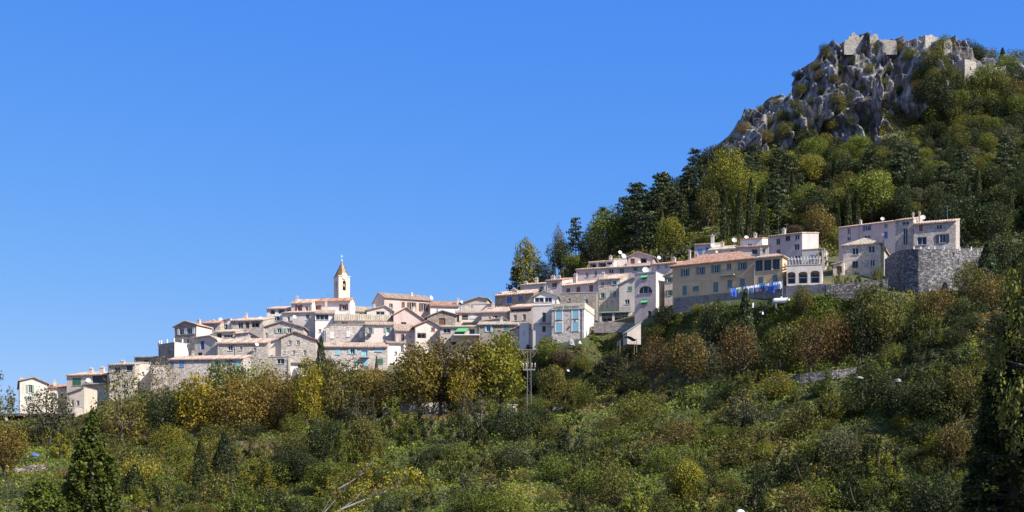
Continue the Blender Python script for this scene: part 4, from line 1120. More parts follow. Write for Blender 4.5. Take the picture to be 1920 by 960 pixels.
H('narrow stone house with green shutters squeezed beside the yellow house', 1246, 1264, 518, 585, 283, -20, 'front', 'beige', [(1254.5, 524.5, 7, 10, 'o', 'G'), (1255, 549, 6, 10, 'o', 'G')], ap=(1264, 511), ytr=511, rc='grey', D=5)
H('long upper terrace house with a row of small green shutters', 1080, 1222, 506, 545, 315, -17, 'back', 'lilac', [(1101, 515, 5, 9), (1117, 512, 5, 10), (1146, 508.5, 9, 8, 'w', 'W'), (1166, 508, 8, 9, 'c', 'G'), (1191.5, 504.5, 7, 9, 'c', 'G'), (1213, 500, 7, 8, 'c', 'G')], rc='pink', pitch=12, D=6)
H('open loggia house with white posts above the long upper terrace house', 1104, 1151, 492.5, 512, 321, -18, 'back', 'white', [(1112, 498, 13, 9, 'l'), (1129, 496, 15, 10, 'l'), (1143, 492, 10, 8, 'l')], rc='pink', pitch=12, D=5)
H('bright cream block with a white dish at the wood edge', 1151, 1175, 485.5, 505, 322, -6, 'flat', 'cream', [(1157, 495, 3, 5)], dish=[(1170, 480, .9, 1), (1163, 473, .7, 2)], D=5)
H('lilac gable house below the wood with brown balcony doors', 1177.5, 1226, 482, 505, 318, -12, 'front', 'rose', [(1186, 489.5, 8, 10, 'd', 'N'), (1206.7, 488, 12, 10, 'l')], ap=(1196, 473.5), ytr=482, xs=1246, rc='grey', dish=[(1199, 491, .5, -.4), (1236, 483, .7, 2)])
H('lilac house with two bright blue windows beside the yellow house roof', 1221, 1268, 497, 530, 300, -24, 'back', 'lilac', [(1234, 500.5, 5, 7, 'c', 'Z'), (1249, 499, 5, 7, 'c', 'Z')], rc='red', pitch=14, D=5)
# the yellow house
YH = H('long two storey yellow house with teal shutters and a red hipped roof', 1261, 1413.5, 498.5, 559, 272, -30, 'hip', 'yellow',
  [(1284.7, 511, 7.5, 14, 'o', 'T'), (1314, 507.4, 7.5, 14, 'o', 'T'), (1342.3, 504, 8, 15, 'o', 'T'), (1366.5, 499.5, 8.5, 13), (1391.8, 499, 8, 15, 'o', 'T'),
   (1283.7, 544.6, 8, 17, 'c', 'T'), (1304.5, 541, 11, 9.5, 'c', 'T'), (1342, 538, 9, 18, 'c', 'T'), (1368.4, 533.5, 9, 17, 'c', 'T'), (1392, 529.5, 9, 15, 'c', 'T')], D=8, rc='red', pitch=27, oh=.55, ex=3.5,
  ch=[(1306.5, 476, 4, 11, 4), (1293, 470, 4, 10, 6)])
YH.balcony(1366, 511.5, 27, 10, 1.0, paint('teal_rail', COL['T'], .6))
mb = MB()
zz = YH.zl(1340, 522)
mb.box(.02, YH.W - .02, -.05, -.004, zz - .12, zz + .12); mb.box(.02, YH.W - .02, -.09, -.004, YH.zmin - .42, YH.zmin - .2)
obj('string_course', mb, wall_mat('plaster', (.64, .52, .33)), YH.root)
for q in YH.wall and [(1284.7, 511, 7.5, 14), (1314, 507.4, 7.5, 14), (1342.3, 504, 8, 15), (1391.8, 499, 8, 15), (1283.7, 544.6, 8, 17), (1304.5, 541, 11, 9.5), (1342, 538, 9, 18), (1368.4, 533.5, 9, 17), (1392, 529.5, 9, 15)]:
    r_ = YH.rect('F', *q); mb = MB()
    mb.box(r_[0] - .16, r_[1] + .16, -.03, -.004, r_[3] + .01, r_[3] + .2)
    obj('lintel', mb, wall_mat('plaster', (.66, .56, .38)), YH.root)
YE = H('yellow glazed extension with three tall dark windows beside the long yellow house', 1414, 1467, 484, 541, 262, -27, 'hip', 'yellow',
  [(1423.3, 498, 13.5, 21), (1439.3, 497, 13.5, 20.5), (1455.3, 495.5, 13.5, 20), (1427, 525, 9, 13, 'c', 'T'), (1453.5, 521.5, 9, 13, 'c', 'T')], D=7, rc='pink', pitch=22, xs=1476, ex=3, rwins=[(1472, 499, 3, 10)])
YE.gutter(1414.6)
AR = H('arcaded pavilion with three wide arches under the white pergola', 1475, 1541, 498.5, 533, 257, -12, 'flat', 'pale', [(1483.6, 521, 16, 22, 'A'), (1505.6, 520.3, 17, 22, 'A'), (1528.3, 519, 17.5, 23, 'A')], xs=1555, ex=3, rwins=[(1547, 521, 4, 17, 'w')])
PG = thing('pergola', 'white slatted pergola roof resting on the arcaded pavilion', 'pergola', AR.root.location, R(-12))
mb = MB()
nz = AR.zmin + .2
for k in range(11):
    x = .3 + k * (AR.W - .6) / 10; mb.box(x - .05, x + .05, -.3, AR.D, nz + 1.0, nz + 1.16)
obj('slat', mb, WHITE, PG)
for x in (.4, AR.W - .4):
    for y in (.3, AR.D - .5):
        mb = MB(); mb.box(x - .06, x + .06, y - .06, y + .06, nz - .05, nz + .79); obj('post', mb, WHITE, PG)
for y in (.3, AR.D - .5):
    mb = MB(); mb.box(.1, AR.W - .1, y - .06, y + .06, nz + .8, nz + .995); obj('beam', mb, WHITE, PG)
# houses above the yellow house
H('small slate grey house with blue shutters at the wood edge', 1302, 1338, 459.5, 490, 306, -18, 'back', 'grey', [(1313, 470, 9, 8, 'c', 'Z'), (1326, 468, 6, 8, 'c', 'B')], xs=1354, rc='grey', pitch=10, dish=[(1337, 460, .8, -.4)])
H('low house with two beige roof slopes below the small slate grey house', 1327, 1392, 470, 500, 299, -20, 'back', 'white', [(1373, 470, 6, 6), (1350, 475, 5, 5)], rc='buff', pitch=20, D=7, dish=[(1377, 450, .8, 5), (1344, 472, .4, -.5)])
H('white house stepped behind the red roof, with a dish on its chimney wall', 1388, 1429.5, 449.5, 490, 300, -20, 'back', 'white', [(1406, 459.5, 8, 6), (1415, 472, 9, 9)], xs=1440, rc='red', pitch=8, dish=[(1400, 445, .7, 1), (1418, 447, .5, 1)])
H('grey blue walled house lower in front of the white stepped house', 1380, 1442, 464, 495, 292, -14, 'back', 'grey', [(1415, 472, 10, 9), (1432, 470, 6, 9)], rc='red', pitch=12, D=4, ch=[(1427, 466, 4, 12, -.2)])
h = H('tall plain grey house with five scattered windows and a bright flank', 1441, 1504, 444.5, 500, 291, -32, 'back', 'lilac', [(1459.5, 453, 7, 11, 'c', 'D'), (1477.3, 446.8, 9, 10), (1494.7, 444.5, 9, 10), (1494, 463, 10, 12), (1460, 471.5, 7, 7, 'c', 'N'), (1495, 483, 9, 6)], xs=1535, rc='buff', pitch=8)
H('low block with two bright blue windows under a vine covered pergola', 1504, 1545, 469, 510, 285, -20, 'flat', 'grey', [(1529, 464.5, 9, 8, 'c', 'Z'), (1523, 482, 8, 9, 'c', 'Z')], D=5, ytr=460)
h = H('long lilac terrace house with blue shutters along the upper edge of the village', 1572.5, 1678, 428, 510, 296, -33, 'back', 'lilac', [(1591.7, 433, 6, 13), (1591.7, 447.5, 7, 8), (1625.7, 427.5, 7, 10, 'o', 'B'), (1661, 422.5, 6, 10), (1661, 440.5, 7, 13, 'c', 'B'), (1626, 444, 12, 6)], rc='pink', pitch=14, D=7, dish=[(1655, 410, .6, 2)])
h.gutter(1610)
h = H('green grey house section with a two storey pale green window', 1678, 1712.5, 414.6, 500, 269, -30, 'back', 'stone', [(1698, 418.5, 13, 7, 'w'), (1697.5, 443.5, 9, 32, 'w', 'P')], xs=1731, rc='pink', pitch=14, ch=[(1712, 400, 3, 8, .4), (1724, 398, 3, 9, 2)], dish=[(1731, 407, .7, 3)])
h = H('stone house with red shutters half hidden by the big dark pine', 1713, 1792, 421, 470, 266, -22, 'back', 'stone', [(1726.7, 428, 7, 13, 'c', 'R'), (1761, 425.5, 11, 9, 'w', 'R'), (1728.7, 451.5, 18, 15, 'w', 'K'), (1767.5, 447, 12, 16, 'o', 'D')], rc='pink', pitch=16, D=6)
h = H('square stone house with a pyramid tile roof in front of the long lilac house', 1581.5, 1651, 460, 513, 274, -20, 'hip', 'stone', [(1604, 471, 12, 13), (1634.5, 467, 12, 13), (1603.5, 496, 11, 13), (1628, 494.5, 4, 13), (1636, 493, 9, 13)], xs=1672, rc='buff', pitch=26, rwins=[(1664, 473, 4, 12)], ch=[(1656, 440, 4, 14, 1)])
H('little garage annex with one dark gate beside the square stone house', 1562, 1582, 496, 514, 272, -16, 'front', 'beige', [(1573.5, 505.5, 10, 13, 'd', 'N')], ap=(1582, 491), ytr=491, rc='pink', D=4)

# ------------------------------------------------------------------ bell tower
Yt = 331.0
c0 = P(635, 518, Yt)
yaw = R(30)
BT = thing('bell_tower', 'cream square bell tower with a pointed patterned tile spire', 'bell tower', (c0.x, c0.y, (HZ - 590) / F * Yt), yaw)
kk = (656 - CX) / F
Wt = (kk * c0.y - c0.x) / (math.cos(yaw) - kk * math.sin(yaw))
zc = c0.z - BT.location.z
mb = MB()
cx_, hw = Wt / 2, .36
zb0, zb1 = zc - (552 - 518) / F * Yt * .75, zc - (525 - 518) / F * Yt
zz = [0, zb0, zb1, zc]
for side in range(4):                                   # four walls with a belfry opening each
    def mp_(a, z, d, side=side):
        q = [(a, d), (Wt - d, a), (Wt - a, Wt - d), (d, Wt - a)][side]
        return (q[0], q[1], z)
    xs_ = [0, cx_ - hw, cx_ + hw, Wt]
    for i in range(3):
        for j in range(3):
            if i == 1 and j == 1: continue
            mb.face([mp_(xs_[i], zz[j], 0), mp_(xs_[i + 1], zz[j], 0), mp_(xs_[i + 1], zz[j + 1], 0), mp_(xs_[i], zz[j + 1], 0)])
    for a in (cx_ - hw, cx_ + hw): mb.face([mp_(a, zb0, 0), mp_(a, zb0, .35), mp_(a, zb1, .35), mp_(a, zb1, 0)])
    mb.face([mp_(cx_ - hw, zb0, 0), mp_(cx_ + hw, zb0, 0), mp_(cx_ + hw, zb0, .35), mp_(cx_ - hw, zb0, .35)])
    n = 8
    for k in range(n):
        f = lambda u: zb1 - hw + hw * math.sqrt(max(0, 1 - (2 * u - 1) ** 2)); u0, u1 = k / n, (k + 1) / n
        mb.face([mp_(cx_ - hw + 2 * hw * u0, f(u0), .002), mp_(cx_ - hw + 2 * hw * u1, f(u1), .002), mp_(cx_ - hw + 2 * hw * u1, zb1, .002), mp_(cx_ - hw + 2 * hw * u0, zb1, .002)])
mb.box(.3, Wt - .3, .3, Wt - .3, 0, zb0 - .3)
mb.box(.36, Wt - .36, .36, Wt - .36, zb1 + .2, zc - .1)
obj('tower_wall', mb, wall_mat('plaster', (.74, .63, .49)), BT)
mb = MB(); mb.box(-.09, Wt + .09, -.09, Wt + .09, zc, zc + .22); mb.box(-.08, Wt + .08, -.08, Wt + .08, zb0 - .75, zb0 - .6) if False else None
obj('cornice', mb, wall_mat('plaster', (.68, .60, .46)), BT)
tm, t, b = newmat('glazed_spire_tiles')
tc = N(t, 'ShaderNodeTexCoord'); mp2 = N(t, 'ShaderNodeMapping'); mp2.inputs['Scale'].default_value = (1, 1, .8); t.links.new(tc.outputs['Object'], mp2.inputs['Vector'])
vo = N(t, 'ShaderNodeTexVoronoi', Scale=3.2); t.links.new(mp2.outputs[0], vo.inputs['Vector']); se = N(t, 'ShaderNodeSeparateColor'); t.links.new(vo.outputs['Color'], se.inputs[0])
r = ramp(t, [(.0, (.15, .07, .025)), (.4, (.21, .115, .035)), (.62, (.11, .09, .03)), (.8, (.28, .185, .06))], 'CONSTANT'); t.links.new(se.outputs[0], r.inputs[0]); t.links.new(r.outputs[0], b.inputs['Base Color']); b.inputs['Roughness'].default_value = .45
mb = MB()
zs = zc + .224; za = (HZ - 489) / F * (Yt + 1) - BT.location.z
m_ = Wt / 2
ring = lambda rr, z: [(m_ + rr * math.cos(math.pi / 8 + k * math.pi / 4), m_ + rr * math.sin(math.pi / 8 + k * math.pi / 4), z) for k in range(8)]
pr = [(m_ * 1.24, zs), (m_ * 1.12, zs + .3), (m_ * .58, zs + (za - zs) * .52), (.05, za)]
rg = [ring(*q) for q in pr]
for i in range(3):
    for k in range(8): mb.face([rg[i][k], rg[i][(k + 1) % 8], rg[i + 1][(k + 1) % 8], rg[i + 1][k]])
mb.face(rg[0][::-1])
sp = obj('spire', mb, tm, BT)
mb = MB(); mb.lathe([(.02, za - .1), (.13, za), (.19, za + .14), (.13, za + .28), (.02, za + .36)], 12, (m_, m_)); mb.tube([(m_, m_, za + .4), (m_, m_, za + 1.5)], [.035, .03], 5); mb.box(m_ - .28, m_ + .28, m_ - .03, m_ + .03, za + 1.08, za + 1.15)
obj('finial', mb, WHITE, BT)
mb = MB()                                               # clock gable on the front
zk = zc + .03
mb.face([(m_ - .75, -.12, zk), (m_ + .75, -.12, zk), (m_ + .75, -.12, zk + .25), (m_ + .45, -.12, zk + .62), (m_, -.12, zk + .78), (m_ - .45, -.12, zk + .62), (m_ - .75, -.12, zk + .25)])
mb.face([(m_ - .75, .2, zk), (m_ - .75, .2, zk + .25), (m_ - .45, .2, zk + .62), (m_, .2, zk + .78), (m_ + .45, .2, zk + .62), (m_ + .75, .2, zk + .25), (m_ + .75, .2, zk)])
pf = [(m_ - .75, zk), (m_ - .75, zk + .25), (m_ - .45, zk + .62), (m_, zk + .78), (m_ + .45, zk + .62), (m_ + .75, zk + .25), (m_ + .75, zk)]
for a_, b_ in zip(pf, pf[1:]): mb.face([(a_[0], -.12, a_[1]), (b_[0], -.12, b_[1]), (b_[0], .2, b_[1]), (a_[0], .2, a_[1])])
obj('clock_gable', mb, wall_mat('plaster', (.72, .66, .56)), BT)
mb = MB()
cc = Vector((m_, -.175, zc - .05)); seg = 24
for k in range(seg):
    a0, a1 = 2 * math.pi * k / seg, 2 * math.pi * (k + 1) / seg
    mb.face([cc, cc + Vector((.5 * math.cos(a0), 0, .5 * math.sin(a0))), cc + Vector((.5 * math.cos(a1), 0, .5 * math.sin(a1)))])
    mb.face([cc + Vector((.5 * math.cos(a0), 0, .5 * math.sin(a0))), cc + Vector((.5 * math.cos(a1), 0, .5 * math.sin(a1))), cc + Vector((.5 * math.cos(a1), .16, .5 * math.sin(a1))), cc + Vector((.5 * math.cos(a0), .16, .5 * math.sin(a0)))])
ck = obj('clock_face', mb, WHITE, BT)
mb = MB(); mb.box(m_ - .025, m_ + .025, -.2, -.18, zc - .05, zc + .3); mb.box(m_ + .026, m_ + .26, -.2, -.18, zc - .07, zc - .03); obj('clock_hands', mb, paint('black_iron', (.03, .03, .03), .5), ck)
zb = (zb0 + zb1) / 2 - .2
mb = MB(); mb.lathe([(.03, zb + .55), (.12, zb + .5), (.17, zb + .3), (.22, zb + .05), (.33, zb - .12), (.30, zb - .12)], 14, (m_, .32)); mb.box(m_ - hw, m_ + hw, .26, .38, zb + .56, zb + .66)
obj('bell', mb, paint('bronze', (.22, .15, .08), .35, .1, 3, .7), BT)
# ------------------------------------------------------------------ walls, poles and small things on the slope
RUBBLE = wall_mat('speckle', (.20, .18, .165)); PALERUBBLE = wall_mat('stone', (.46, .41, .35)); GREYWALL = wall_mat('plaster', (.25, .235, .225))
def wall_run(name, label, pts, t, mat, cat='wall', cap=None, wob=.06):
    """a free-standing wall through points (px, py_top, py_foot, Y)"""
    mb = MB(); q = []
    for (a, b_) in zip(pts, pts[1:]):
        n = max(1, int(abs(b_[0] - a[0]) / 6))
        for k in range(n): q.append([a[i] + (b_[i] - a[i]) * k / n for i in range(4)])
    q.append(list(pts[-1]))
    o0 = P(q[0][0], q[0][2], q[0][3])
    top, bot = [], []
    for a in q:
        p1, p0 = P(a[0], a[1], a[3]) - o0, P(a[0], a[2], a[3]) - o0
        top.append(p1 + Vector((0, 0, random.uniform(-wob, wob)))); bot.append(p0 - Vector((0, 0, .6)))
    off = Vector((0, t, 0))
    for i in range(len(q) - 1):
        mb.face([bot[i], bot[i + 1], top[i + 1], top[i]]); mb.face([top[i], top[i + 1], top[i + 1] + off, top[i] + off])
        mb.face([bot[i] + off, top[i] + off, top[i + 1] + off, bot[i + 1] + off])
    for i in (0, -1): mb.face([bot[i], top[i], top[i] + off, bot[i] + off])
    o = obj(name, mb, mat); o.location = o0
    tag(o, label, cat)
    return o, q
random.seed(3)
BW, q = wall_run('retaining_wall', 'tall bulging rubble retaining wall below the house with red shutters', [(1664, 482, 552, 264), (1676, 474, 554, 259.5), (1690, 469, 556, 255.5), (1704, 467, 556, 253.2), (1722, 467, 556, 252), (1745, 467, 556, 252), (1775, 467, 554, 253), (1805, 466, 552, 255), (1845, 466, 548, 259)], 2.0, wall_mat('speckle', (.145, .14, .142)))
for px_ in (1715, 1728, 1743, 1754, 1772, 1801, 1823):
    p = P(px_, 467, 252.8); mb = MB(); mb.box(-.09, .09, -.09, .09, -.15, .42); mb.box(-.11, .11, -.11, .11, .422, .47)
    o = obj('coping_post', mb, WHITE, BW); o.location = p - BW.location + Vector((0, .5, 0))
wall_run('garden_wall', 'long grey retaining wall under the yellow house and the arcaded pavilion', [(1264, 559, 584, 269.5), (1340, 551, 580, 265), (1413, 543.5, 576, 259.5), (1474, 536, 572, 252.5), (1548, 532.5, 566, 249.3)], .5, wall_mat('stone', (.27, .25, .24)))
wall_run('terrace_wall', 'dark rubble wall between the arcaded pavilion and the bulging retaining wall', [(1549, 533, 566, 249.2), (1580, 532, 566, 248.8), (1610, 529, 566, 248.4), (1665, 522, 566, 248.2)], .5, wall_mat('speckle', (.115, .11, .11)))
wall_run('garden_wall', 'rubble wall at the foot of the green railed porch', [(1114, 604, 618, 281), (1160, 604, 617, 280), (1190, 607, 618, 279)], .5, wall_mat('stone', (.33, .28, .25)))
wall_run('road_wall', 'pale rubble wall behind the trunks of the brown tree row', [(718, 764, 800, 271), (760, 752, 800, 271), (836, 753, 800, 271)], .5, wall_mat('stone', (.55, .50, .43)))
wall_run('road_wall', 'low smooth concrete wall between the tree trunks, next to the pale rubble wall', [(836, 772, 798, 269), (880, 773, 798, 269), (906, 772, 796, 270)], .4, CONC)
wall_run('terrace_wall', 'long rubble wall holding the road, from the olive garden to the brown trees', [(1126, 757, 773, 249), (1200, 749, 764, 245.5), (1260, 742, 757, 241.5), (1316, 735, 748, 237)], .5, RUBBLE, wob=.12)
wall_run('terrace_wall', 'shaded rubble terrace wall below the grassy strip', [(1436, 710, 722, 229), (1500, 702, 717, 224.5), (1560, 695, 708, 222.5), (1606, 688, 700, 222)], .5, RUBBLE, wob=.12)
wall_run('terrace_wall', 'short tumbledown rubble wall beside the orange brown tree at the edge', [(26, 878, 896, 225), (60, 873, 892, 226), (86, 871, 886, 227)], .5, RUBBLE, wob=.15)
wall_run('terrace_wall', 'grassy stone terrace edge above the bare branches', [(230, 900, 912, 204), (300, 902, 914, 203), (400, 905, 914, 202)], .4, RUBBLE, wob=.15)
wall_run('roadside_wall', 'low whitewashed wall beside the small yellow topped tree', [(1034, 763, 773, 254), (1072, 759, 769, 253)], .4, WHITE)

def boxy(name, label, cat, px, py_top, py_foot, wpx, Y, depth, mat, rz=0., sink=1.0):
    p = P(px, py_foot, Y); hgt = (py_foot - py_top) / F * Y; a = wpx / F * Y / 2
    t_ = thing(name, label, cat, p, rz)
    mb = MB(); mb.box(-a, a, 0, depth, -sink, hgt)
    obj('body', mb, mat, t_)
    return t_, a, hgt
t_, a, hg = boxy('transformer_kiosk', 'small cream concrete kiosk at the roadside left of the lattice pylon', 'kiosk', 960.5, 760, 780, 18, 254, 1.6, wall_mat('plaster', (.60, .50, .38)), R(8))
mb = MB(); mb.box(-a - .12, a + .12, -.12, 1.72, hg + .002, hg + .14); obj('roof_slab', mb, CONC, t_)
mb = MB(); mb.box(-.35, .35, -.03, -.004, .05, hg * .75); obj('door', mb, paint('grey_green', (.30, .32, .27)), t_)

# lattice pylon
Yp = 252.; b0 = P(992, 776, Yp); t_ = thing('power_pylon', 'slim lattice pylon with a crossarm, standing among the trees by the road', 'pylon', b0)
hp = (776 - 655) / F * Yp; hw_ = .36
mb = MB()
for x in (-hw_, hw_): mb.tube([(x, 0, -.5), (x * .75, 0, hp * .75), (x * .7, 0, hp)], [.075, .065, .055], 6)
obj('pole', mb, paint('galvanised', (.15, .14, .13), .6, .1, 3, .0), t_)
mb = MB(); n = 10
for k in range(n):
    z0_, z1_ = hp * k / n, hp * (k + 1) / n; x0_, x1_ = hw_ * (1 - .3 * k / n), hw_ * (1 - .3 * (k + 1) / n)
    s_ = 1 if k % 2 else -1
    mb.tube([(x0_ * s_, 0, z0_), (-x1_ * s_, 0, z1_)], [.02, .02], 4)
    mb.tube([(-x1_, 0, z1_), (x1_, 0, z1_)], [.02, .02], 4)
obj('bracing', mb, paint('galvanised', (.34, .32, .30)), t_)
mb = MB(); mb.box(-1.45, 1.45, -.07, .07, hp - .12, hp + .02)
for s_ in (-1, 1): mb.tube([(s_ * .5, 0, hp - 1.3), (s_ * .8, 0, hp - .9), (s_ * 1.3, 0, hp - .1)], [.06, .06, .06], 5)
obj('crossarm', mb, paint('galvanised', (.34, .32, .30)), t_)
mb = MB()
for x in (-.95, -.45, .45, .95): mb.tube([(x * .8, 0, hp * .68), (x, 0, hp * .72)], [.05, .05], 5); mb.lathe([(.04, hp * .72), (.13, hp * .735), (.05, hp * .75), (.13, hp * .765), (.03, hp * .79)], 8, (x, 0))
mb.box(-1.0, 1.0, -.05, .05, hp * .675, hp * .695)
obj('insulator', mb, paint('porcelain', (.22, .20, .18), .4), t_)
# mast
b0 = P(1122, 608, 272); hm = (608 - 520) / F * 272; t_ = thing('mast', 'tall thin pale metal mast standing before the stone houses by the inn', 'mast', b0)
mb = MB(); mb.tube([(0, 0, -.5), (0, 0, hm * .5), (0, 0, hm)], [.11, .09, .06], 8); obj('pole', mb, paint('galvanised', (.34, .32, .30)), t_)
mb = MB(); mb.box(-.35, .35, -.03, .03, hm - .5, hm - .42); mb.box(-.25, .25, -.03, .03, hm - 1.0, hm - .93); obj('bracket', mb, METAL, t_)
# street lamp + deck at the low end
b0 = P(19.5, 776, 294); hm = (776 - 744) / F * 294; t_ = thing('street_lamp', 'small black street lamp against the sky near the tall narrow house', 'street lamp', b0)
iron = paint('black_iron', (.03, .03, .03), .5)
mb = MB(); mb.lathe([(.16, 0), (.15, .3), (.07, .4), (.06, hm * .6), (.05, hm - .5)], 8); mb.tube([(-.3, 0, hm - .9), (.3, 0, hm - .9)], [.025, .025], 5); obj('post', mb, iron, t_)
mb = MB(); mb.lathe([(.05, hm - .5), (.16, hm - .38), (.24, hm - .1), (.26, hm - .02), (.1, hm + .12), (.02, hm + .25)], 6); obj('lantern', mb, paint('smoked_glass', (.12, .12, .12), .2), t_)
p = P(-30, 792, 288); t_ = thing('terrace_deck', 'low flat roofed carport with one white pillar, below the street lamp', 'carport', p)
a = 175 / F * 288
mb = MB(); mb.box(-2, a, -.6, 8, 1.15, 1.6); obj('roof', mb, paint('dark_roof_slab', (.11, .10, .09), .9), t_)
for px_ in (13, 60, 108):
    x = (px_ + 30) / F * 288; mb = MB(); mb.box(x - .2, x + .2, -.4, 0, -3.5, 1.148); obj('pillar', mb, WHITE if px_ < 20 else GREYWALL, t_)
mb = MB(); mb.box(-2, a, 7.5, 7.9, -3, 1.14); obj('back_wall', mb, GREYWALL, t_)
t_, a, hg = boxy('gate_pillar', 'sunlit cream wall stub beside the carport', 'wall', 147, 763, 800, 13, 284, 3, wall_mat('plaster', (.60, .53, .44)), R(12))
mb = MB(); mb.box(-a - .06, a + .06, -.06, 3.06, hg + .002, hg + .12); obj('coping', mb, CONC, t_)

# gas tank
p = P(1465, 575, Yat(1465, 575, 225, 262)); t_ = thing('gas_tank', 'white horizontal gas tank on short legs in the grass below the laundry', 'gas tank', p, R(-14))
mb = MB(); L_, r_ = 1.15, .45; seg = 16; z_ = .95
prof = [(-L_ + -.30, .02), (-L_ - .24, .22), (-L_ - .1, .37), (-L_ + .05, .445), (-L_ + .1, r_), (L_ - .1, r_), (L_ - .05, .445), (L_ + .1, .37), (L_ + .24, .22), (L_ + .30, .02)]
for (x0_, r0_), (x1_, r1_) in zip(prof, prof[1:]):
    for k in range(seg):
        a0, a1 = 2 * math.pi * k / seg, 2 * math.pi * (k + 1) / seg
        mb.face([(x0_, r0_ * math.cos(a0), z_ + r0_ * math.sin(a0)), (x0_, r0_ * math.cos(a1), z_ + r0_ * math.sin(a1)), (x1_, r1_ * math.cos(a1), z_ + r1_ * math.sin(a1)), (x1_, r1_ * math.cos(a0), z_ + r1_ * math.sin(a0))])
obj('tank', mb, paint('tank_white', (.74, .76, .76), .35, .04), t_)
mb = MB(); mb.lathe([(.16, z_ + r_ - .03), (.16, z_ + r_ + .14), (.12, z_ + r_ + .2), (.01, z_ + r_ + .22)], 10); obj('valve_cap', mb, paint('tank_white', (.74, .76, .76)), t_)
for x in (-.8, .8): mb = MB(); mb.box(x - .12, x + .12, -.3, .3, -.3, z_ - r_ + .08); obj('leg', mb, METAL, t_)
t_, a, hg = boxy('meter_cabinet', 'small white meter cabinet at the foot of the grey garden wall', 'cabinet', 1412, 568, 575, 3.2, 250, .3, WHITE, 0., .15)
mb = MB(); mb.box(-a + .03, a - .03, -.03, -.004, .08, hg - .05); obj('door', mb, paint('tank_white', (.74, .76, .76)), t_)

# laundry
LY0, LY1 = 258.5, 252.5
def lp(u): return (1368 + u * 99, 541 - 14.5 * u, LY0 + (LY1 - LY0) * u)
p0 = P(*lp(0)); t_ = thing('clothes_line', 'long clothes line stretched in front of the yellow house', 'clothes line', p0)
mb = MB(); nn = 24; mb.tube([P(*lp(k / nn)) - p0 - Vector((0, 0, .12 * math.sin(math.pi * ((k / nn * 3) % 1)))) for k in range(nn + 1)], [.02] * (nn + 1), 4); obj('line', mb, METAL, t_)
for u in (0, .34, .67, 1):
    q = P(*lp(u)) - p0; mb = MB(); mb.tube([q - Vector((0, 0, 2.4)), q + Vector((0, 0, .15))], [.05, .045], 6); obj('post', mb, METAL, t_)
GAR = [(.035, 2, 7, 'plain white narrow cloth', (.7, .7, .7)), (.085, 8, 13.5, 'wide bright blue towel', (.03, .09, .45)), (.145, 3, 7, 'white and green top', (.55, .62, .55)), (.175, 3.5, 9, 'lime green shirt', (.25, .5, .15)), (.205, 3, 6, 'small white vest', (.65, .66, .68)),
       (.30, 5, 10, 'long pale violet shirt', (.38, .40, .68)), (.345, 4, 12, 'long pale blue nightshirt', (.42, .48, .72)), (.39, 3.5, 9, 'white shirt', (.68, .70, .74)), (.43, 3.5, 12, 'narrow white trousers', (.62, .64, .72)), (.47, 3.5, 9, 'violet blue shirt', (.25, .28, .62)),
       (.515, 5, 11, 'white striped shirt', (.60, .64, .74)), (.56, 4, 11, 'ice blue shirt', (.45, .58, .75)), (.605, 6, 13, 'teal blue towel', (.07, .20, .38)), (.655, 4, 13, 'dark blue trousers', (.03, .07, .30)), (.70, 5, 11, 'sky blue shirt', (.18, .36, .70)),
       (.745, 4.5, 10, 'yellow shirt', (.62, .42, .04)), (.80, 7.5, 16, 'large royal blue sheet', (.05, .13, .55)), (.86, 5, 12, 'light blue shirt', (.25, .40, .72)), (.905, 5, 12, 'blue and white shirt', (.35, .42, .72)), (.95, 3, 12, 'bright white towel', (.75, .75, .75)), (.985, 3, 11, 'white pillowcase', (.66, .68, .72))]
ang = math.atan2(LY1 - LY0, P(*lp(1)).x - P(*lp(0)).x)
rr2 = random.Random(8)
for i, (u, w_, h_, nm, col) in enumerate(GAR):
    px_, py_, Yq = lp(u); W_, H_ = w_ / F * Yq * 1.35, h_ / F * Yq * 1.12
    m_, k_ = 6, 5; mb = MB(); shirt = 'shirt' in nm or 'vest' in nm or 'top' in nm; tr = 'trousers' in nm
    def pt(a, b_, W_=W_, H_=H_, i=i):
        return ((a - .5) * W_ * (1 + .08 * b_), .07 * math.sin(a * 7 + i + b_ * 2) * b_ + .03 * math.sin(b_ * 5 + i), -b_ * H_ + .03 * math.sin(a * 5 + i * 2) * b_)
    for a in range(m_):
        for b_ in range(k_):
            if tr and b_ >= 2 and a in (2, 3) and (a == 2) == (i % 2 == 0): continue
            if shirt and b_ >= 2 and a in (0, m_ - 1): continue
            mb.face([pt(a / m_, b_ / k_), pt((a + 1) / m_, b_ / k_), pt((a + 1) / m_, (b_ + 1) / k_), pt(a / m_, (b_ + 1) / k_)])
    kind_ = 'shirt' if shirt else ('trousers' if tr else 'towel')
    o = obj(kind_, mb, paint('cloth_' + nm.replace(' ', '_'), col, .9, .1, 6))
    o.location = P(px_, py_, Yq) - Vector((0, .03, .08)); o.rotation_euler = (0, 0, ang + R(rr2.uniform(28, 62)))
    md = o.modifiers.new('thickness', 'SOLIDIFY'); md.thickness = .012
    tag(o, nm + ' hanging on the clothes line before the yellow house', 'laundry', 'washing on the clothes line')
t_, a, hg = boxy('laundry_basket', 'red basket on the wall under the laundry', 'basket', 1427.5, 543, 546, 7, 254.5, .4, paint('red_plastic', (.22, .03, .05), .4), 0., .02)
mb = MB(); mb.box(-a - .04, a + .04, -.04, .54, hg + .002, hg + .05); obj('rim', mb, paint('red_plastic', (.22, .03, .05)), t_)

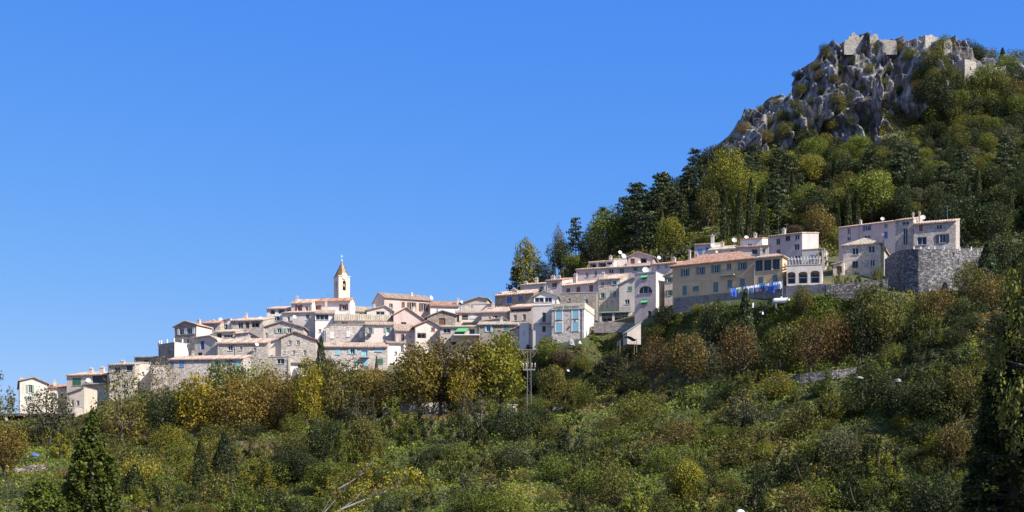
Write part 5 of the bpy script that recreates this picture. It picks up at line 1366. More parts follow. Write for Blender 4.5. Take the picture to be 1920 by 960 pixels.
# garden sheds and covers under the white tower house
p = P(1176, 634, 266); t_ = thing('garden_shed', 'white garden shed with a slanting sheet roof among the bushes', 'shed', p, R(14))
w_ = 27 / F * 266
mb = MB(); mb.face([(0, 0, -1), (w_, 0, -1), (w_, 0, 2.7), (0, 0, 1.0)]); mb.face([(0, 2.2, -1), (w_, 2.2, -1), (w_, 2.2, 2.7), (0, 2.2, 1.0)]); mb.face([(0, 0, -1), (0, 2.2, -1), (0, 2.2, 1), (0, 0, 1)]); mb.face([(w_, 0, -1), (w_, 2.2, -1), (w_, 2.2, 2.7), (w_, 0, 2.7)])
obj('wall', mb, wall_mat('plaster', (.52, .46, .40)), t_)
mb = MB(); mb.slab([(-.2, -.25, 1.0), (w_ + .2, -.25, 2.9), (w_ + .2, 2.4, 2.9), (-.2, 2.4, 1.0)], .06); obj('roof', mb, paint('sheet_metal', (.50, .53, .52), .4, .15, 2, .2), t_)
p = P(1161, 650, 261); t_ = thing('tarpaulin_shelter', 'dark blue tarpaulin shelter below the white garden shed', 'shelter', p, R(6))
w_ = 34 / F * 261; mb = MB(); k_ = 8
for i in range(k_):
    f = lambda u: 1.0 + .65 * math.sin(math.pi * min(1, u * 1.15)) + .25 * u
    u0, u1 = i / k_, (i + 1) / k_
    mb.face([(u0 * w_, -.3, f(u0)), (u1 * w_, -.3, f(u1)), (u1 * w_, 2, f(u1)), (u0 * w_, 2, f(u0))])
mb.face([(0, -.3, 1.0), (0, 2, 1.0), (-.15, 2, .1), (-.15, -.3, .1)])
o = obj('tarpaulin', mb, paint('navy_tarpaulin', (.03, .06, .14), .45), t_); o.modifiers.new('thickness', 'SOLIDIFY').thickness = .03
for x in (.1, w_ - .1):
    for y in (-.2, 1.9): mb = MB(); mb.box(x - .05, x + .05, y - .05, y + .05, -1, 1.0); obj('post', mb, WOOD, t_)
def bundle(px, py, wpx, hpx, Y, name, label, cat, mat, flat=1.0):
    a, hz = wpx / F * Y / 2, hpx / F * Y
    mb = MB(); seg, rg = 14, 7; V = []
    for j in range(rg + 1):
        ph = math.pi / 2 * j / rg
        V.append([])
        for i in range(seg):
            th = 2 * math.pi * i / seg; n_ = 1 + .75 * (float(fbm(math.cos(th) * 1.6 + px, math.sin(th) * 1.6, j * .6, 3)) - .5)
            V[-1].append((a * math.cos(th) * math.cos(ph) * n_, a * .8 * math.sin(th) * math.cos(ph) * n_, hz * math.sin(ph) ** flat * n_ - .15))
    for j in range(rg):
        for i in range(seg): mb.face([V[j][i], V[j][(i + 1) % seg], V[j + 1][(i + 1) % seg], V[j + 1][i]])
    o = obj(name, mb, mat); o.location = P(px, py, Y)
    return tag(o, label, cat)
bundle(1071, 646, 13, 12, 262, 'covered_woodpile', 'pale lilac sheet over a heap below the inn', 'cover', paint('pale_sheet', (.36, .33, .36), .8))
bundle(1087, 643, 6, 5, 262, 'garden_sack', 'small white garden sack beside the pale covered heap', 'sack', paint('tank_white', (.74, .76, .76)))
bundle(1065, 695, 6, 3.5, 258, 'white_sack', 'small white sack among the bushes beneath the lilac sheet', 'sack', paint('tank_white', (.74, .76, .76)))
bundle(66, 854, 16, 6, 232, 'blue_tarpaulin', 'crumpled bright blue tarpaulin on the ground below the carport', 'tarpaulin', paint('blue_tarpaulin', (.05, .11, .30), .6))
bundle(1683, 714, 13, 6, 205, 'white_boulder', 'chalk white boulder on the slope beneath the tall terrace trees', 'boulder', ROCK, .6)
bundle(1610, 708, 18, 4, 208, 'flat_boulder', 'pale flat boulder at the end of the shaded terrace wall', 'boulder', ROCK, .6)
bundle(1430, 588, 4, 5, 240, 'white_bucket', 'white bucket lying in the grass beneath the gas tank', 'bucket', paint('tank_white', (.74, .76, .76)))
bundle(1500, 636, 3.5, 4, 232, 'white_pot', 'small white pot in the bushes below the grassy bank', 'pot', paint('tank_white', (.74, .76, .76)))
# domed white tank, only its top is in the picture
p = P(1388, 982, 182); t_ = thing('water_tank', 'white dome top of a water tank at the very bottom of the slope', 'tank', p)
hz = 27 / F * 182; mb = MB(); mb.lathe([(.62, -1.0), (.62, hz * .62), (.56, hz * .78), (.38, hz * .93), (.12, hz), (.0, hz)], 18); obj('tank', mb, paint('tank_white', (.74, .76, .76)), t_)
mb = MB(); mb.lathe([(.66, hz * .56), (.66, hz * .64), (.61, hz * .64)], 18); obj('rim', mb, METAL, t_)

# parked cars half hidden by the tree row
def car(px, py, Y, rz, col, label):
    t_ = thing('parked_car', label, 'car', P(px, py, Y), rz, 'cars parked along the road')
    pr = [(-2.05, .35), (-2.1, .72), (-1.95, .9), (-1.15, .98), (-.65, 1.38), (.65, 1.43), (1.35, 1.0), (2.0, .86), (2.1, .6), (2.05, .35)]
    mb = MB()
    for (a, b_) in zip(pr, pr[1:]):
        w0, w1 = (.82 if a[1] < 1 else .66), (.82 if b_[1] < 1 else .66)
        mb.face([(a[0], -w0, a[1]), (b_[0], -w1, b_[1]), (b_[0], w1, b_[1]), (a[0], w0, a[1])])
    for s_ in (-1, 1): mb.face([(x, s_ * (.82 if z < 1 else .66), z) for x, z in pr])
    mb.face([(-2.05, -.82, .35), (2.05, -.82, .35), (2.05, .82, .35), (-2.05, .82, .35)])
    obj('body', mb, paint('car_' + label.split()[0], col, .25, .03), t_)
    for s_ in (-1, 1):
        mb = MB(); mb.face([(-1.0, s_ * .80, 1.0), (-.6, s_ * .69, 1.32), (.6, s_ * .69, 1.36), (1.15, s_ * .80, 1.02)]); obj('side_window', mb, GLASS, t_)
    for x in (-1.3, 1.3):
        for s_ in (-1, 1):
            mb = MB(); mb.tube([(x, s_ * .68, .32), (x, s_ * .86, .32)], [.32, .32], 14); wh = obj('wheel', mb, paint('tyre', (.02, .02, .02), .8), t_)
            mb = MB(); mb.tube([(x, s_ * .862, .32), (x, s_ * .875, .32)], [.19, .19], 10); obj('rim', mb, METAL, wh)
    return t_
car(789, 788, 264, R(8), (.06, .13, .34), 'blue parked car half hidden behind a trunk of the tree row')
car(727, 796, 266, R(5), (.62, .62, .62), 'pale grey parked car in the shade of the purple brown tree')
car(1017, 778, 261, R(10), (.02, .035, .08), 'dark blue parked car by the foot of the lattice pylon')

# ------------------------------------------------------------------ castle ruin on the summit
RUIN = wall_mat('stone', (.42, .38, .33))
def ruin(name, label, prof, Y, t, foot, cat='ruin'):
    """a broken wall: outline tops (px, py) and one foot row"""
    mb = MB(); o0 = P(prof[0][0], foot, Y); n = len(prof)
    top = [P(a, b_, Y) - o0 for a, b_ in prof]
    bot = [Vector((p_.x, p_.y, -1.2)) for p_ in top]
    off = Vector((0, t, 0))
    for i in range(n - 1):
        mb.face([bot[i], bot[i + 1], top[i + 1], top[i]]); mb.face([top[i], top[i + 1], top[i + 1] + off, top[i] + off]); mb.face([bot[i] + off, top[i] + off, top[i + 1] + off, bot[i + 1] + off])
    for i in (0, -1): mb.face([bot[i], top[i], top[i] + off, bot[i] + off])
    o = obj(name, mb, RUIN); o.location = o0
    return tag(o, label, cat)
cy_ = lambda px, py, d=1.0: on_cliff(px, py).y + d
ruin('ruined_wall', 'jagged castle wall with broken stumps along the summit', [(1583, 84), (1585, 75), (1590, 74), (1592, 68), (1596, 68), (1597, 62), (1602, 60), (1605, 66), (1611, 67), (1613, 71), (1617, 66), (1622, 66), (1624, 70), (1628, 70), (1630, 66), (1634, 68), (1638, 64), (1642, 63), (1646, 66), (1648, 74), (1660, 74), (1670, 75), (1680, 76), (1682, 82)], cy_(1630, 84, 2.4), 1.6, 94)
def ruin_tower(name, label, px0, px1, xl, pt, pf, Y, yaw, jag):
    c_, n_ = math.cos(R(yaw)), math.sin(R(yaw)); O = ((px0 - CX) / F * Y, Y)
    k = (px1 - CX) / F; W_ = (k * O[1] - O[0]) / (c_ - k * n_); k = (xl - CX) / F; D_ = min(max((k * O[1] - O[0]) / (-n_ - k * c_), 2), 9)
    z0_ = (HZ - pf) / F * Y; hh = (pf - pt) / F * Y
    t_ = thing(name, label, 'ruin', (*O, z0_), R(yaw))
    mb = MB(); pts = []
    for side in ('F', 'R', 'B', 'L'):
        for j in range(5):
            u = j / 5; pts.append({'F': (u * W_, 0), 'R': (W_, u * D_), 'B': (W_ - u * W_, D_), 'L': (0, D_ - u * D_)}[side])
    tops = [hh + random.uniform(-jag, jag * .3) for _ in pts]
    n = len(pts)
    ins = [(W_ / 2 + (x - W_ / 2) * .72, D_ / 2 + (y - D_ / 2) * .72) for x, y in pts]
    for i in range(n):
        j = (i + 1) % n
        mb.face([(*pts[i], -4), (*pts[j], -4), (*pts[j], tops[j]), (*pts[i], tops[i])])
        mb.face([(*pts[i], tops[i]), (*pts[j], tops[j]), (*ins[j], tops[j]), (*ins[i], tops[i])])
        mb.face([(*ins[i], tops[i]), (*ins[j], tops[j]), (*ins[j], hh * .5), (*ins[i], hh * .5)])
    mb.face([(*p_, hh * .5) for p_ in ins])
    obj('wall', mb, RUIN, t_)
    mb = MB(); mb.box(W_ * .45, W_ * .55, -.02, .25, hh * .4, hh * .62); obj('window_slit', mb, paint('void', (.02, .02, .02)), t_)
    return t_
ruin_tower('ruined_tower', 'square stump of the keep standing highest on the ridge', 1735, 1759, 1722, 63, 96, cy_(1742, 94, -1.5), 30, .5)
ruin_tower('ruined_tower', 'lower square tower stump halfway down the shoulder of the summit', 1809, 1830, 1788, 110, 142, cy_(1815, 146, -1.8), 34, .3)
ruin('ruined_wall', 'curtain wall running off from the lower tower stump', [(1830, 128), (1840, 124), (1850, 124), (1852, 130), (1870, 126), (1886, 124), (1888, 132)], cy_(1855, 138, -1.2), 1.2, 140)
ruin('ruined_wall', 'small pale wall stub right of the keep stump', [(1769, 90), (1770, 78), (1775, 74), (1782, 74), (1785, 80), (1786, 92)], cy_(1778, 92, 0), 1.4, 96)

def pinnacle(px, pt, pf, wpx, Y, label, seed, lean=0):
    Y = on_cliff(px, (pt + pf) / 2).y + 1.2 if px > 1325 and pf < 300 else Y
    a, hz = wpx / F * Y / 2, (pf - pt) / F * Y
    seg, rg = 64, 60
    th = np.linspace(0, 2 * np.pi, seg, endpoint=False)[None, :]; u = np.linspace(0, 1, rg)[:, None]
    cx_, sx_ = np.cos(th), np.sin(th)
    fs = lambda k, c: saw(th / 6.2832 * k + c * fbm(cx_ * 1.2 + seed, sx_ * 1.2, u * 2.0 * hz / 6, 3))
    r_ = a * (1.2 - .62 * u ** 1.5) * (.72 + .30 * fs(5, 2.0) + .16 * fs(13, 3.0) + .55 * (fbm(cx_ * 2.5 + seed, sx_ * 2.5, u * hz * .6, 5) - .5))
    hgt = 1 - .45 * np.clip(fbm(cx_ * 1.6 + seed, sx_ * 1.6, 7., 3) * 1.6 - .4, 0, 1)            # broken top: each side ends at its own height
    r_ = r_ * np.where(u > .93, np.clip((1.0 - u) / .07, .02, 1) ** .5, 1)
    ledge = .12 * a * np.floor(u * hz / 1.3 + 3 * fbm(cx_ + seed, sx_, 2., 2)) % 2 * .6
    x_ = (r_ + ledge) * cx_ + lean * hz * u; y_ = (r_ + ledge) * sx_; z_ = u * hz * hgt - 3 * (1 - u)
    ii = np.arange(seg * rg).reshape(rg, seg); fq = np.stack([ii[:-1], np.roll(ii[:-1], -1, 1), np.roll(ii[1:], -1, 1), ii[1:]], -1).reshape(-1, 4)
    o = obj('rock_pinnacle', np_mesh('rock_pinnacle', np.stack([x_, y_, z_], -1).reshape(-1, 3), fq), ROCK); o.location = P(px, pf, Y)
    return tag(o, label, 'rock', 'rock pinnacles of the cliff')
for i, q in enumerate([(1577, 212, 294, 30, 402, 'tall pale rock pinnacle standing clear at the cliff foot'), (1690, 184, 226, 13, 405, 'sharp white rock fin in the middle of the cliff', .06),
                       (1748, 224, 250, 12, 398, 'isolated pale rock tooth in the oak scrub'),
                       (1383, 237, 250, 11, 414, 'small boulder stack on the skyline of the rocky shoulder'), (1247, 318, 342, 13, 398, 'little rock stump on the skyline among the pines'),
                       (1620, 308, 318, 13, 396, 'grey boulder in the clearing under the cliff'), (1665, 306, 318, 10, 394, 'white boulder in the clearing under the cliff'),
                       (1812, 140, 172, 34, 404, 'rock foot carrying the lower tower stump')]):
    pinnacle(*q[:6], i * 3.7, *q[6:])

# ------------------------------------------------------------------ trees: the row along the road and the terrace
TR = 'trees in the row along the road'
def row(kind, pal, px, pt, wpx, label, Y=263, **kw): return tree(kind, pal, px, None, pt, wpx, label, Y=Y, group=TR, **kw)
row('thin', 'grey', 92, 722, 110, 'grey green half bare tree in front of the tall narrow house', Y=272)
row('sparse', 'yg', 232, 688, 125, 'tall sparse yellow green tree before the grey rubble house', Y=270)
row('sparse', 'straw', 305, 668, 70, 'leafless looking pale tree before the bare rubble wall', Y=276, bark=PALEBARK)
row('broad', 'dark', 310, 730, 80, 'dark evergreen next to the golden tree')
row('tall', 'gold', 366, 699, 84, 'golden yellow tree at the low end of the row')
row('broad', 'green', 428, 676, 112, 'bright green tree rising behind the golden tree', Y=274)
row('sparse', 'yg', 488, 664, 80, 'thin yellow green tree behind the broad brown dome', Y=277)
row('dome', 'rust', 446, 702, 130, 'broad brown domed tree, the rustiest of the row')
row('dome', 'rust', 516, 692, 116, 'paler rusty domed tree between the rusty dome and the yellow tree', Y=266)
row('tall', 'lemon', 577, 668, 62, 'narrow lemon yellow tree', Y=260)
row('dome', 'olive', 634, 672, 128, 'wide olive tree right beside the lemon yellow one', Y=265)
row('broad', 'rust', 690, 684, 80, 'small brownish tree against the wide olive one', Y=268)
row('thin', 'brown', 733, 690, 92, 'purple brown thinning tree with grey twigs')
row('tall', 'rust', 783, 640, 96, 'tall thinning brown tree with a forked trunk', Y=262)
row('tall', 'brown', 828, 630, 84, 'dusky purple tree in front of the green awning house', Y=266)
row('tall', 'rust', 882, 634, 92, 'olive tree with orange tips, next to the tallest tree', Y=262)
row('tall', 'yg', 938, 620, 104, 'tallest olive yellow tree of the row, beside the pylon', Y=262)
row('sparse', 'gold', 868, 690, 60, 'small orange leaved tree under the olive one', Y=258)
row('broad', 'olive', 1034, 684, 62, 'small round tree with a yellow top, right of the pylon', Y=262)
row('tall', 'gold', 1042, 682, 34, 'yellow shoot rising out of the small round tree', Y=264)
tree('broad', 'dark', 990, 657, 643, 9, 'clipped round topiary ball on the stair tower terrace', lo=262, hi=300, cat='bush')
tree('bush', 'crimson', 985, 671, 655, 44, 'crimson red hedge at the foot of the white stair tower', lo=262, hi=300, cat='hedge')
tree('conifer', 'pine', 602, None, 628, 30, 'slim dark conifer squeezed between the houses under the church', Y=283)
tree('broad', 'dark', 617, None, 666, 30, 'dark rounded tree below the slim conifer', Y=280)
tree('conifer', 'purple', 706, None, 665, 16, 'little brown conifer before the long rubble house', Y=279)
G2 = 'trees of the upper terraces'
for q in [('olive', 1572, 531, 507, 40, 'hedge of shrubs along the wall right of the arcade'), ('dark', 1606, 532, 508, 40, 'dark hedge below the square stone house'), ('olive', 1640, 530, 500, 34, 'shrub hedge under the square stone house, by the bulging wall'), ('green', 1648, 512, 492, 22, 'green creeper against the square stone house')]:
    tree('bush', q[0], q[1], None, q[2 + 1], q[4], q[5], Y=float(Y4f(q[1])) + 3.5, group=G2, cat='hedge')
for q in [('dark', 1626, 528, 40), ('dark', 1652, 524, 40)]:
    tree('bush', q[0], q[1], None, q[2], q[3], 'shrub growing against the long grey retaining wall right of the arcade', Y=246.2, group='shrubs against the grey retaining wall', cat='shrub')
tree('bush', 'brown', 1543, None, 452, 30, 'autumn vine climbing over the blue windowed block', Y=284, group=G2, cat='vine')
def tr2(kind, pal, px, pb, pt, wpx, label, Y=None, **kw): return tree(kind, pal, px, pb, pt, wpx, label, Y=Y, group=G2, lo=200, hi=285, **kw)
tr2('thin', 'brown', 1226, 738, 628, 66, 'reddish thin tree below the white garden shed', Y=247)
tr2('broad', 'brown', 1290, 742, 622, 80, 'rusty brown round tree under the yellow house', Y=243)
tr2('thin', 'orange', 1384, 738, 598, 84, 'tall orange leaved tree with a pale fork, under the dark conifer', Y=237)
tr2('conifer', 'pine', 1398, 650, 540, 62, 'ragged dark conifer in front of the grey garden wall', Y=250)
tr2('broad', 'dark', 1345, 640, 558, 74, 'dense olive dark tree beside the ragged conifer', Y=254)
tr2('broad', 'olive', 1470, 706, 604, 78, 'brownish olive tree with an amber top on the grassy strip', Y=232)
tr2('thin', 'brown', 1520, 704, 594, 76, 'half bare brown tree with a dark trunk on the grassy strip', Y=230)
tr2('broad', 'orange', 1566, 690, 584, 74, 'amber topped tree between the half bare brown tree and the dark oaks', Y=231)
tr2('broad', 'dark', 1612, 690, 570, 80, 'dark oak shading the end of the grassy strip', Y=230)
tr2('broad', 'olive', 1660, 680, 540, 92, 'tall olive brown tree under the bulging retaining wall', Y=230)
tr2('dome', 'orange', 1760, 625, 537, 92, 'round orange brown tree at the foot of the bulging wall', Y=236)
tr2('broad', 'green', 1706, 640, 560, 66, 'green tree between the olive brown tree and the round orange one', Y=238)
tr2('broad', 'olive', 1630, 600, 532, 70, 'green brown tree at the corner of the arcade terrace', Y=246)
tr2('broad', 'brown', 1858, 610, 510, 80, 'brown green tree near the edge below the big dark pine', Y=236)
tr2('conifer', 'pine', 1852, 560, 450, 66, 'bluish conifer rising at the end of the bulging wall', Y=249)
tr2('thin', 'olive', 1812, 560, 486, 60, 'thin olive tree leaning on the bulging wall', Y=247)
tr2('broad', 'dark', 1884, 560, 436, 84, 'dark tree at the far end of the bulging wall, near the picture edge', Y=254)
tr2('broad', 'dark', 1900, 600, 500, 90, 'dark tree lower down near the picture edge', Y=246)
tr2('broad', 'dark', 1810, 650, 560, 90, 'dark bushy tree beneath the round orange one', Y=230)
tr2('broad', 'dark', 1720, 690, 590, 90, 'shadowy green tree below the green one', Y=226)
tr2('broad', 'olive', 1506, 566, 532, 40, 'olive bush tree against the arcade terrace wall', Y=248)
tr2('broad', 'dark', 1248, 600, 570, 52, 'very dark shrub tree at the foot of the white tower house', Y=271)
tr2('broad', 'grey', 1330, 690, 640, 60, 'grey green olive tree between the rusty and the orange trees', Y=246)
tr2('broad', 'dark', 1430, 715, 650, 70, 'dark tree in the shade behind the orange one', Y=241)
GO = 'olive garden under the inn'
for i, q in enumerate([('grey', 1138, 735, 668, 64, 'silvery olive tree in the middle of the garden'), ('grey', 1176, 700, 660, 52, 'smaller silvery olive tree uphill in the garden'), ('dark', 1188, 752, 690, 60, 'dark carob like tree by the long road wall'), ('dark', 1118, 745, 700, 58, 'dark tree left of the silvery olive tree'),
                       ('purple', 1056, 700, 652, 52, 'brown purple shrub tree under the pale heap'), ('green', 1028, 700, 628, 56, 'leafy green tree against the white lean-to'), ('green', 1092, 706, 664, 44, 'yellowish green tree between the brown shrub tree and the olives'), ('dark', 1120, 628, 606, 50, 'dark shrub mass right of the inn'),
                       ('green', 1150, 622, 608, 40, 'green shrubs under the porch wall'), ('green', 1020, 664, 632, 40, 'ivy like green tree at the inn foot'), ('brown', 1076, 752, 708, 40, 'brownish small tree right of the yellow topped tree'), ('dark', 1010, 740, 690, 44, 'dark tree behind the pylon'),
                       ('bright', 1114, 640, 624, 36, 'bright green garden shrub below the dark shrub mass'), ('olive', 1232, 640, 604, 56, 'olive shrub tree right of the white garden shed'), ('olive', 1180, 668, 640, 36, 'olive shrub under the tarpaulin shelter'), ('grey', 1000, 720, 664, 40, 'grey green tree hidden behind the pylon bracing'),
                       ('dark', 1150, 700, 655, 44, 'dark bush between the two silvery olives'), ('green', 1218, 700, 660, 40, 'green bush before the reddish thin tree'), ('green', 1280, 612, 586, 54, 'green shrub on the bank under the yellow house'), ('olive', 1310, 590, 566, 40, 'olive shrub leaning on the grey garden wall')]):
    tree('broad' if q[3] - q[2] < -40 or q[2] - q[3] > 40 else 'bush', q[0], q[1], q[2], q[3], q[4], q[5], group=GO, lo=225, hi=290, cat='tree')

# slope: cypresses and conifers
GS = 'cypresses and conifers on the lower slope'
tree('cypress', 'dark', 375, 944, 822, 30, 'very dark slim cypress on the lower terraces', Y=196, group=GS)
tree('conifer', 'pine', 421, 944, 806, 74, 'pointed dark conifer beside the very dark slim cypress', Y=198, group=GS)
tree('cypress', 'green', 641, 905, 790, 22, 'slender green cypress against the tree clump', Y=206, group=GS)
tree('conifer', 'pine', 252, 935, 868, 66, 'low bluish conifer between the big cypress and the very dark one', Y=196, group=GS)
tree('cypress', 'dark', 788, 900, 850, 30, 'short dark cypress bush above the bare branches', Y=206, group=GS)
tree('cypress', 'grey', 940, 850, 758, 34, 'grey green columnar shrub tree just below the kiosk', Y=238, group=GS)
tree('cypress', 'dark', 925, 850, 800, 26, 'dark companion of the grey green columnar shrub tree', Y=236, group=GS)
GC = 'tree clump on the middle slope'
for q in [('broad', 'dark', 612, 890, 786, 92, 'dark clump tree left of the slender green cypress'), ('broad', 'olive', 682, 880, 778, 76, 'olive clump tree right of the slender green cypress'), ('broad', 'dark', 560, 912, 842, 84, 'dark round tree below the earth bank'), ('broad', 'green', 610, 930, 862, 86, 'green round tree in front of the dark clump'),
          ('broad', 'olive', 660, 935, 880, 70, 'olive tree at the feet of the clump'), ('broad', 'dark', 500, 918, 858, 90, 'dark green tree right of the pointed conifer'), ('broad', 'green', 305, 945, 885, 66, 'rounded green tree left of the very dark slim cypress'), ('broad', 'dark', 340, 962, 905, 70, 'dark rounded tree beneath the very dark slim cypress'),
          ('broad', 'green', 352, 975, 940, 54, 'bright clipped green dome at the bottom edge'), ('broad', 'green', 302, 980, 945, 44, 'smaller bright green dome at the bottom edge'), ('broad', 'olive', 1285, 950, 862, 78, 'olive tree with a yellow side in the middle of the scrub'), ('broad', 'lemon', 1290, 956, 858, 62, 'yellow leaved bush tree in the middle of the scrub'),
          ('broad', 'olive', 1800, 790, 684, 84, 'tall yellow olive tree near the dark foreground tree'), ('broad', 'brown', 1786, 890, 790, 70, 'yellowing brown tree low near the dark foreground tree'), ('broad', 'dark', 1740, 800, 712, 110, 'big dark bush tree on the scrub slope'), ('broad', 'grey', 1690, 770, 712, 80, 'grey green bush tree uphill of the big dark one')]:
    tree(q[0], q[1], q[2], q[3], q[4], q[5], q[6], group=GC, lo=160, hi=262)
tree('bush', 'lemon', 1130, 912, 882, 46, 'low lemon yellow bush in the middle of the scrub', lo=170, hi=250)
tree('bush', 'lemon', 1640, 905, 880, 30, 'small lemon yellow bush low on the slope towards the dark foreground tree', lo=170, hi=250)
tree('broad', 'rust', 6, 905, 790, 96, 'orange brown rounded tree at the low end of the picture', Y=Yat(4, 900, 186, 256))

# ------------------------------------------------------------------ trees of the hill above the village
GH = 'trees on the wooded hill'
hillspots = []
def th_(kind, pal, px, pb, pt, wpx, label):
    if px > 1795 and pb < 130: return tree(kind, pal, px, None, pt, wpx, label, group=GH, Y=447)
    hillspots.append((px, pb, wpx)); return tree(kind, pal, px, pb, pt, wpx, label, group=GH, lo=296, hi=436)
for q in [('tall', 'yg', 986, 545, 448, 56, 'lone pine with a sunlit yellowish crown at the low end of the wood'), ('pine', 'pine', 965, 548, 500, 44, 'low dark pine boughs beneath the lone sunlit pine'),
          ('cypress', 'dark', 1038, 520, 486, 10, 'thin cypress between the lone pine and the oak'), ('broad', 'fresh', 1140, 484, 390, 92, 'big round green oak on the skyline edge of the wood'), ('pine', 'pine', 1080, 470, 406, 40, 'dark pine poking over the skyline left of the round oak'),
          ('cypress', 'green', 1093, 512, 468, 15, 'green cypress above the open loggia house'), ('broad', 'fresh', 1072, 514, 474, 40, 'light green tree beside the green cypress'), ('broad', 'dark', 1050, 520, 446, 56, 'dark holm oak beneath the skyline pine'), ('broad', 'dark', 1018, 532, 488, 46, 'dark holm oak right of the lone sunlit pine'),
          ('thin', 'purple', 1048, 500, 420, 26, 'bare twiggy tree on the skyline'), ('broad', 'dark', 1108, 505, 430, 60, 'dark oak under the big round green oak'), ('pine', 'pine', 1196, 470, 342, 78, 'tall blue green pine on the skyline'), ('pine', 'pine', 1240, 450, 322, 78, 'broad blue green pine under the skyline rock stump'),
          ('pine', 'pine', 1172, 452, 368, 50, 'smaller pine in front of the skyline pines'), ('pine', 'pine', 1216, 490, 400, 66, 'shaggy pine above the lilac gable house'), ('cypress', 'dark', 1241, 486, 386, 14, 'tall dark cypress among the pines'), ('broad', 'yg', 1258, 490, 404, 58, 'sunny yellow green tree above the lilac gable house'),
          ('pine', 'pine', 1292, 400, 312, 62, 'flat topped pine on the skyline right of the rock stump'), ('pine', 'pine', 1272, 440, 360, 56, 'pine under the flat topped pine'), ('broad', 'olive', 1328, 430, 352, 54, 'olive oak in the middle of the wood'), ('broad', 'yg', 1362, 390, 276, 84, 'big sunlit yellow green tree at the foot of the rocky shoulder'),
          ('broad', 'yg', 1388, 410, 310, 66, 'second sunlit yellow green tree just below the first'), ('broad', 'yg', 1318, 470, 440, 50, 'pale green tree behind the small slate grey house'), ('cypress', 'dark', 1408, 460, 330, 20, 'tall black green cypress above the white stepped house'), ('cypress', 'dark', 1386, 464, 352, 18, 'dark cypress in the shaded grove'),
          ('cypress', 'dark', 1360, 466, 356, 22, 'wide dark cypress at the grove edge'), ('cypress', 'dark', 1432, 458, 344, 20, 'dark cypress next to the tall plain grey house'), ('cypress', 'green', 1376, 462, 370, 12, 'greenish cypress in the shaded grove'), ('cypress', 'dark', 1590, 446, 352, 16, 'dark cypress left of the long lilac house'),
          ('cypress', 'dark', 1606, 442, 350, 18, 'dark cypress behind the long lilac house'), ('broad', 'fresh', 1636, 430, 318, 88, 'broad green tree above the long lilac house'), ('broad', 'yg', 1522, 350, 288, 54, 'sunlit green tree below the tall pale pinnacle'), ('broad', 'orange', 1536, 474, 382, 64, 'brown orange tree behind the tall plain grey house'),
          ('broad', 'purple', 1490, 450, 420, 44, 'reddish dark shrub tree behind the tall plain grey house'), ('broad', 'grey', 1722, 410, 350, 36, 'pale grey green tree above the stone house with red shutters'), ('broad', 'yg', 1716, 420, 376, 30, 'yellow green tree under the pale grey green one'), ('broad', 'dark', 1806, 480, 372, 100, 'big dark umbrella pine over the bulging wall'),
          ('broad', 'dark', 1856, 470, 380, 92, 'second dark umbrella pine right of the big one'), ('broad', 'dark', 1768, 470, 380, 56, 'dark pine overhanging the red shuttered stone house'), ('cypress', 'dark', 1860, 392, 345, 14, 'small black cypress above the umbrella pines'), ('cypress', 'dark', 1568, 440, 372, 18, 'dark cypress right of the brown orange tree'),
          ('conifer', 'pine', 1880, 140, 88, 30, 'pointed conifer on the summit ridge by the curtain wall'), ('broad', 'dark', 1812, 116, 72, 44, 'dark oak on the ridge right of the keep stump'), ('broad', 'olive', 1850, 126, 88, 48, 'yellowish oak on the ridge before the pointed conifer'), ('broad', 'dark', 1832, 120, 80, 40, 'dark round oak between the ridge oaks')]:
    th_(*q)
# the rest of the wood, spaced out, each with its own size and turn
def zone_hill(px, pb):
    if pb < 235: return 'beneath the castle ruin' if px < 1800 else 'below the curtain wall'
    if pb < 330: return ('on the rocky shoulder' if px < 1500 else 'at the foot of the cliff' if px < 1700 else 'on the steep slope below the lower tower stump')
    if px < 1120: return 'at the low end of the wood'
    if px < 1230: return 'in the pine wood above the upper terrace house'
    if px < 1330: return 'in the wood above the lilac gable house'
    if px < 1450: return 'in the wood above the white stepped house'
    if px < 1560: return 'in the wood above the tall plain grey house'
    if px < 1700: return 'in the wood above the long lilac house'
    return 'in the dark wood above the umbrella pines'
PN = {'fresh': 'leafy green', 'green': 'mid green', 'bright': 'bright green', 'dark': 'dark green', 'olive': 'olive green', 'brown': 'brown', 'gold': 'golden', 'purple': 'purple brown', 'orange': 'orange brown', 'grey': 'grey green', 'yg': 'yellow green', 'pine': 'blue green', 'straw': 'straw coloured', 'lemon': 'lemon yellow'}
rr_ = random.Random(21)
def far_enough(px, py, d, L, ky=1.6): return all((px - a) ** 2 + ((py - b_) * ky) ** 2 > d * d for a, b_, *_ in L)
NH = list(hillspots)
cnt = 0
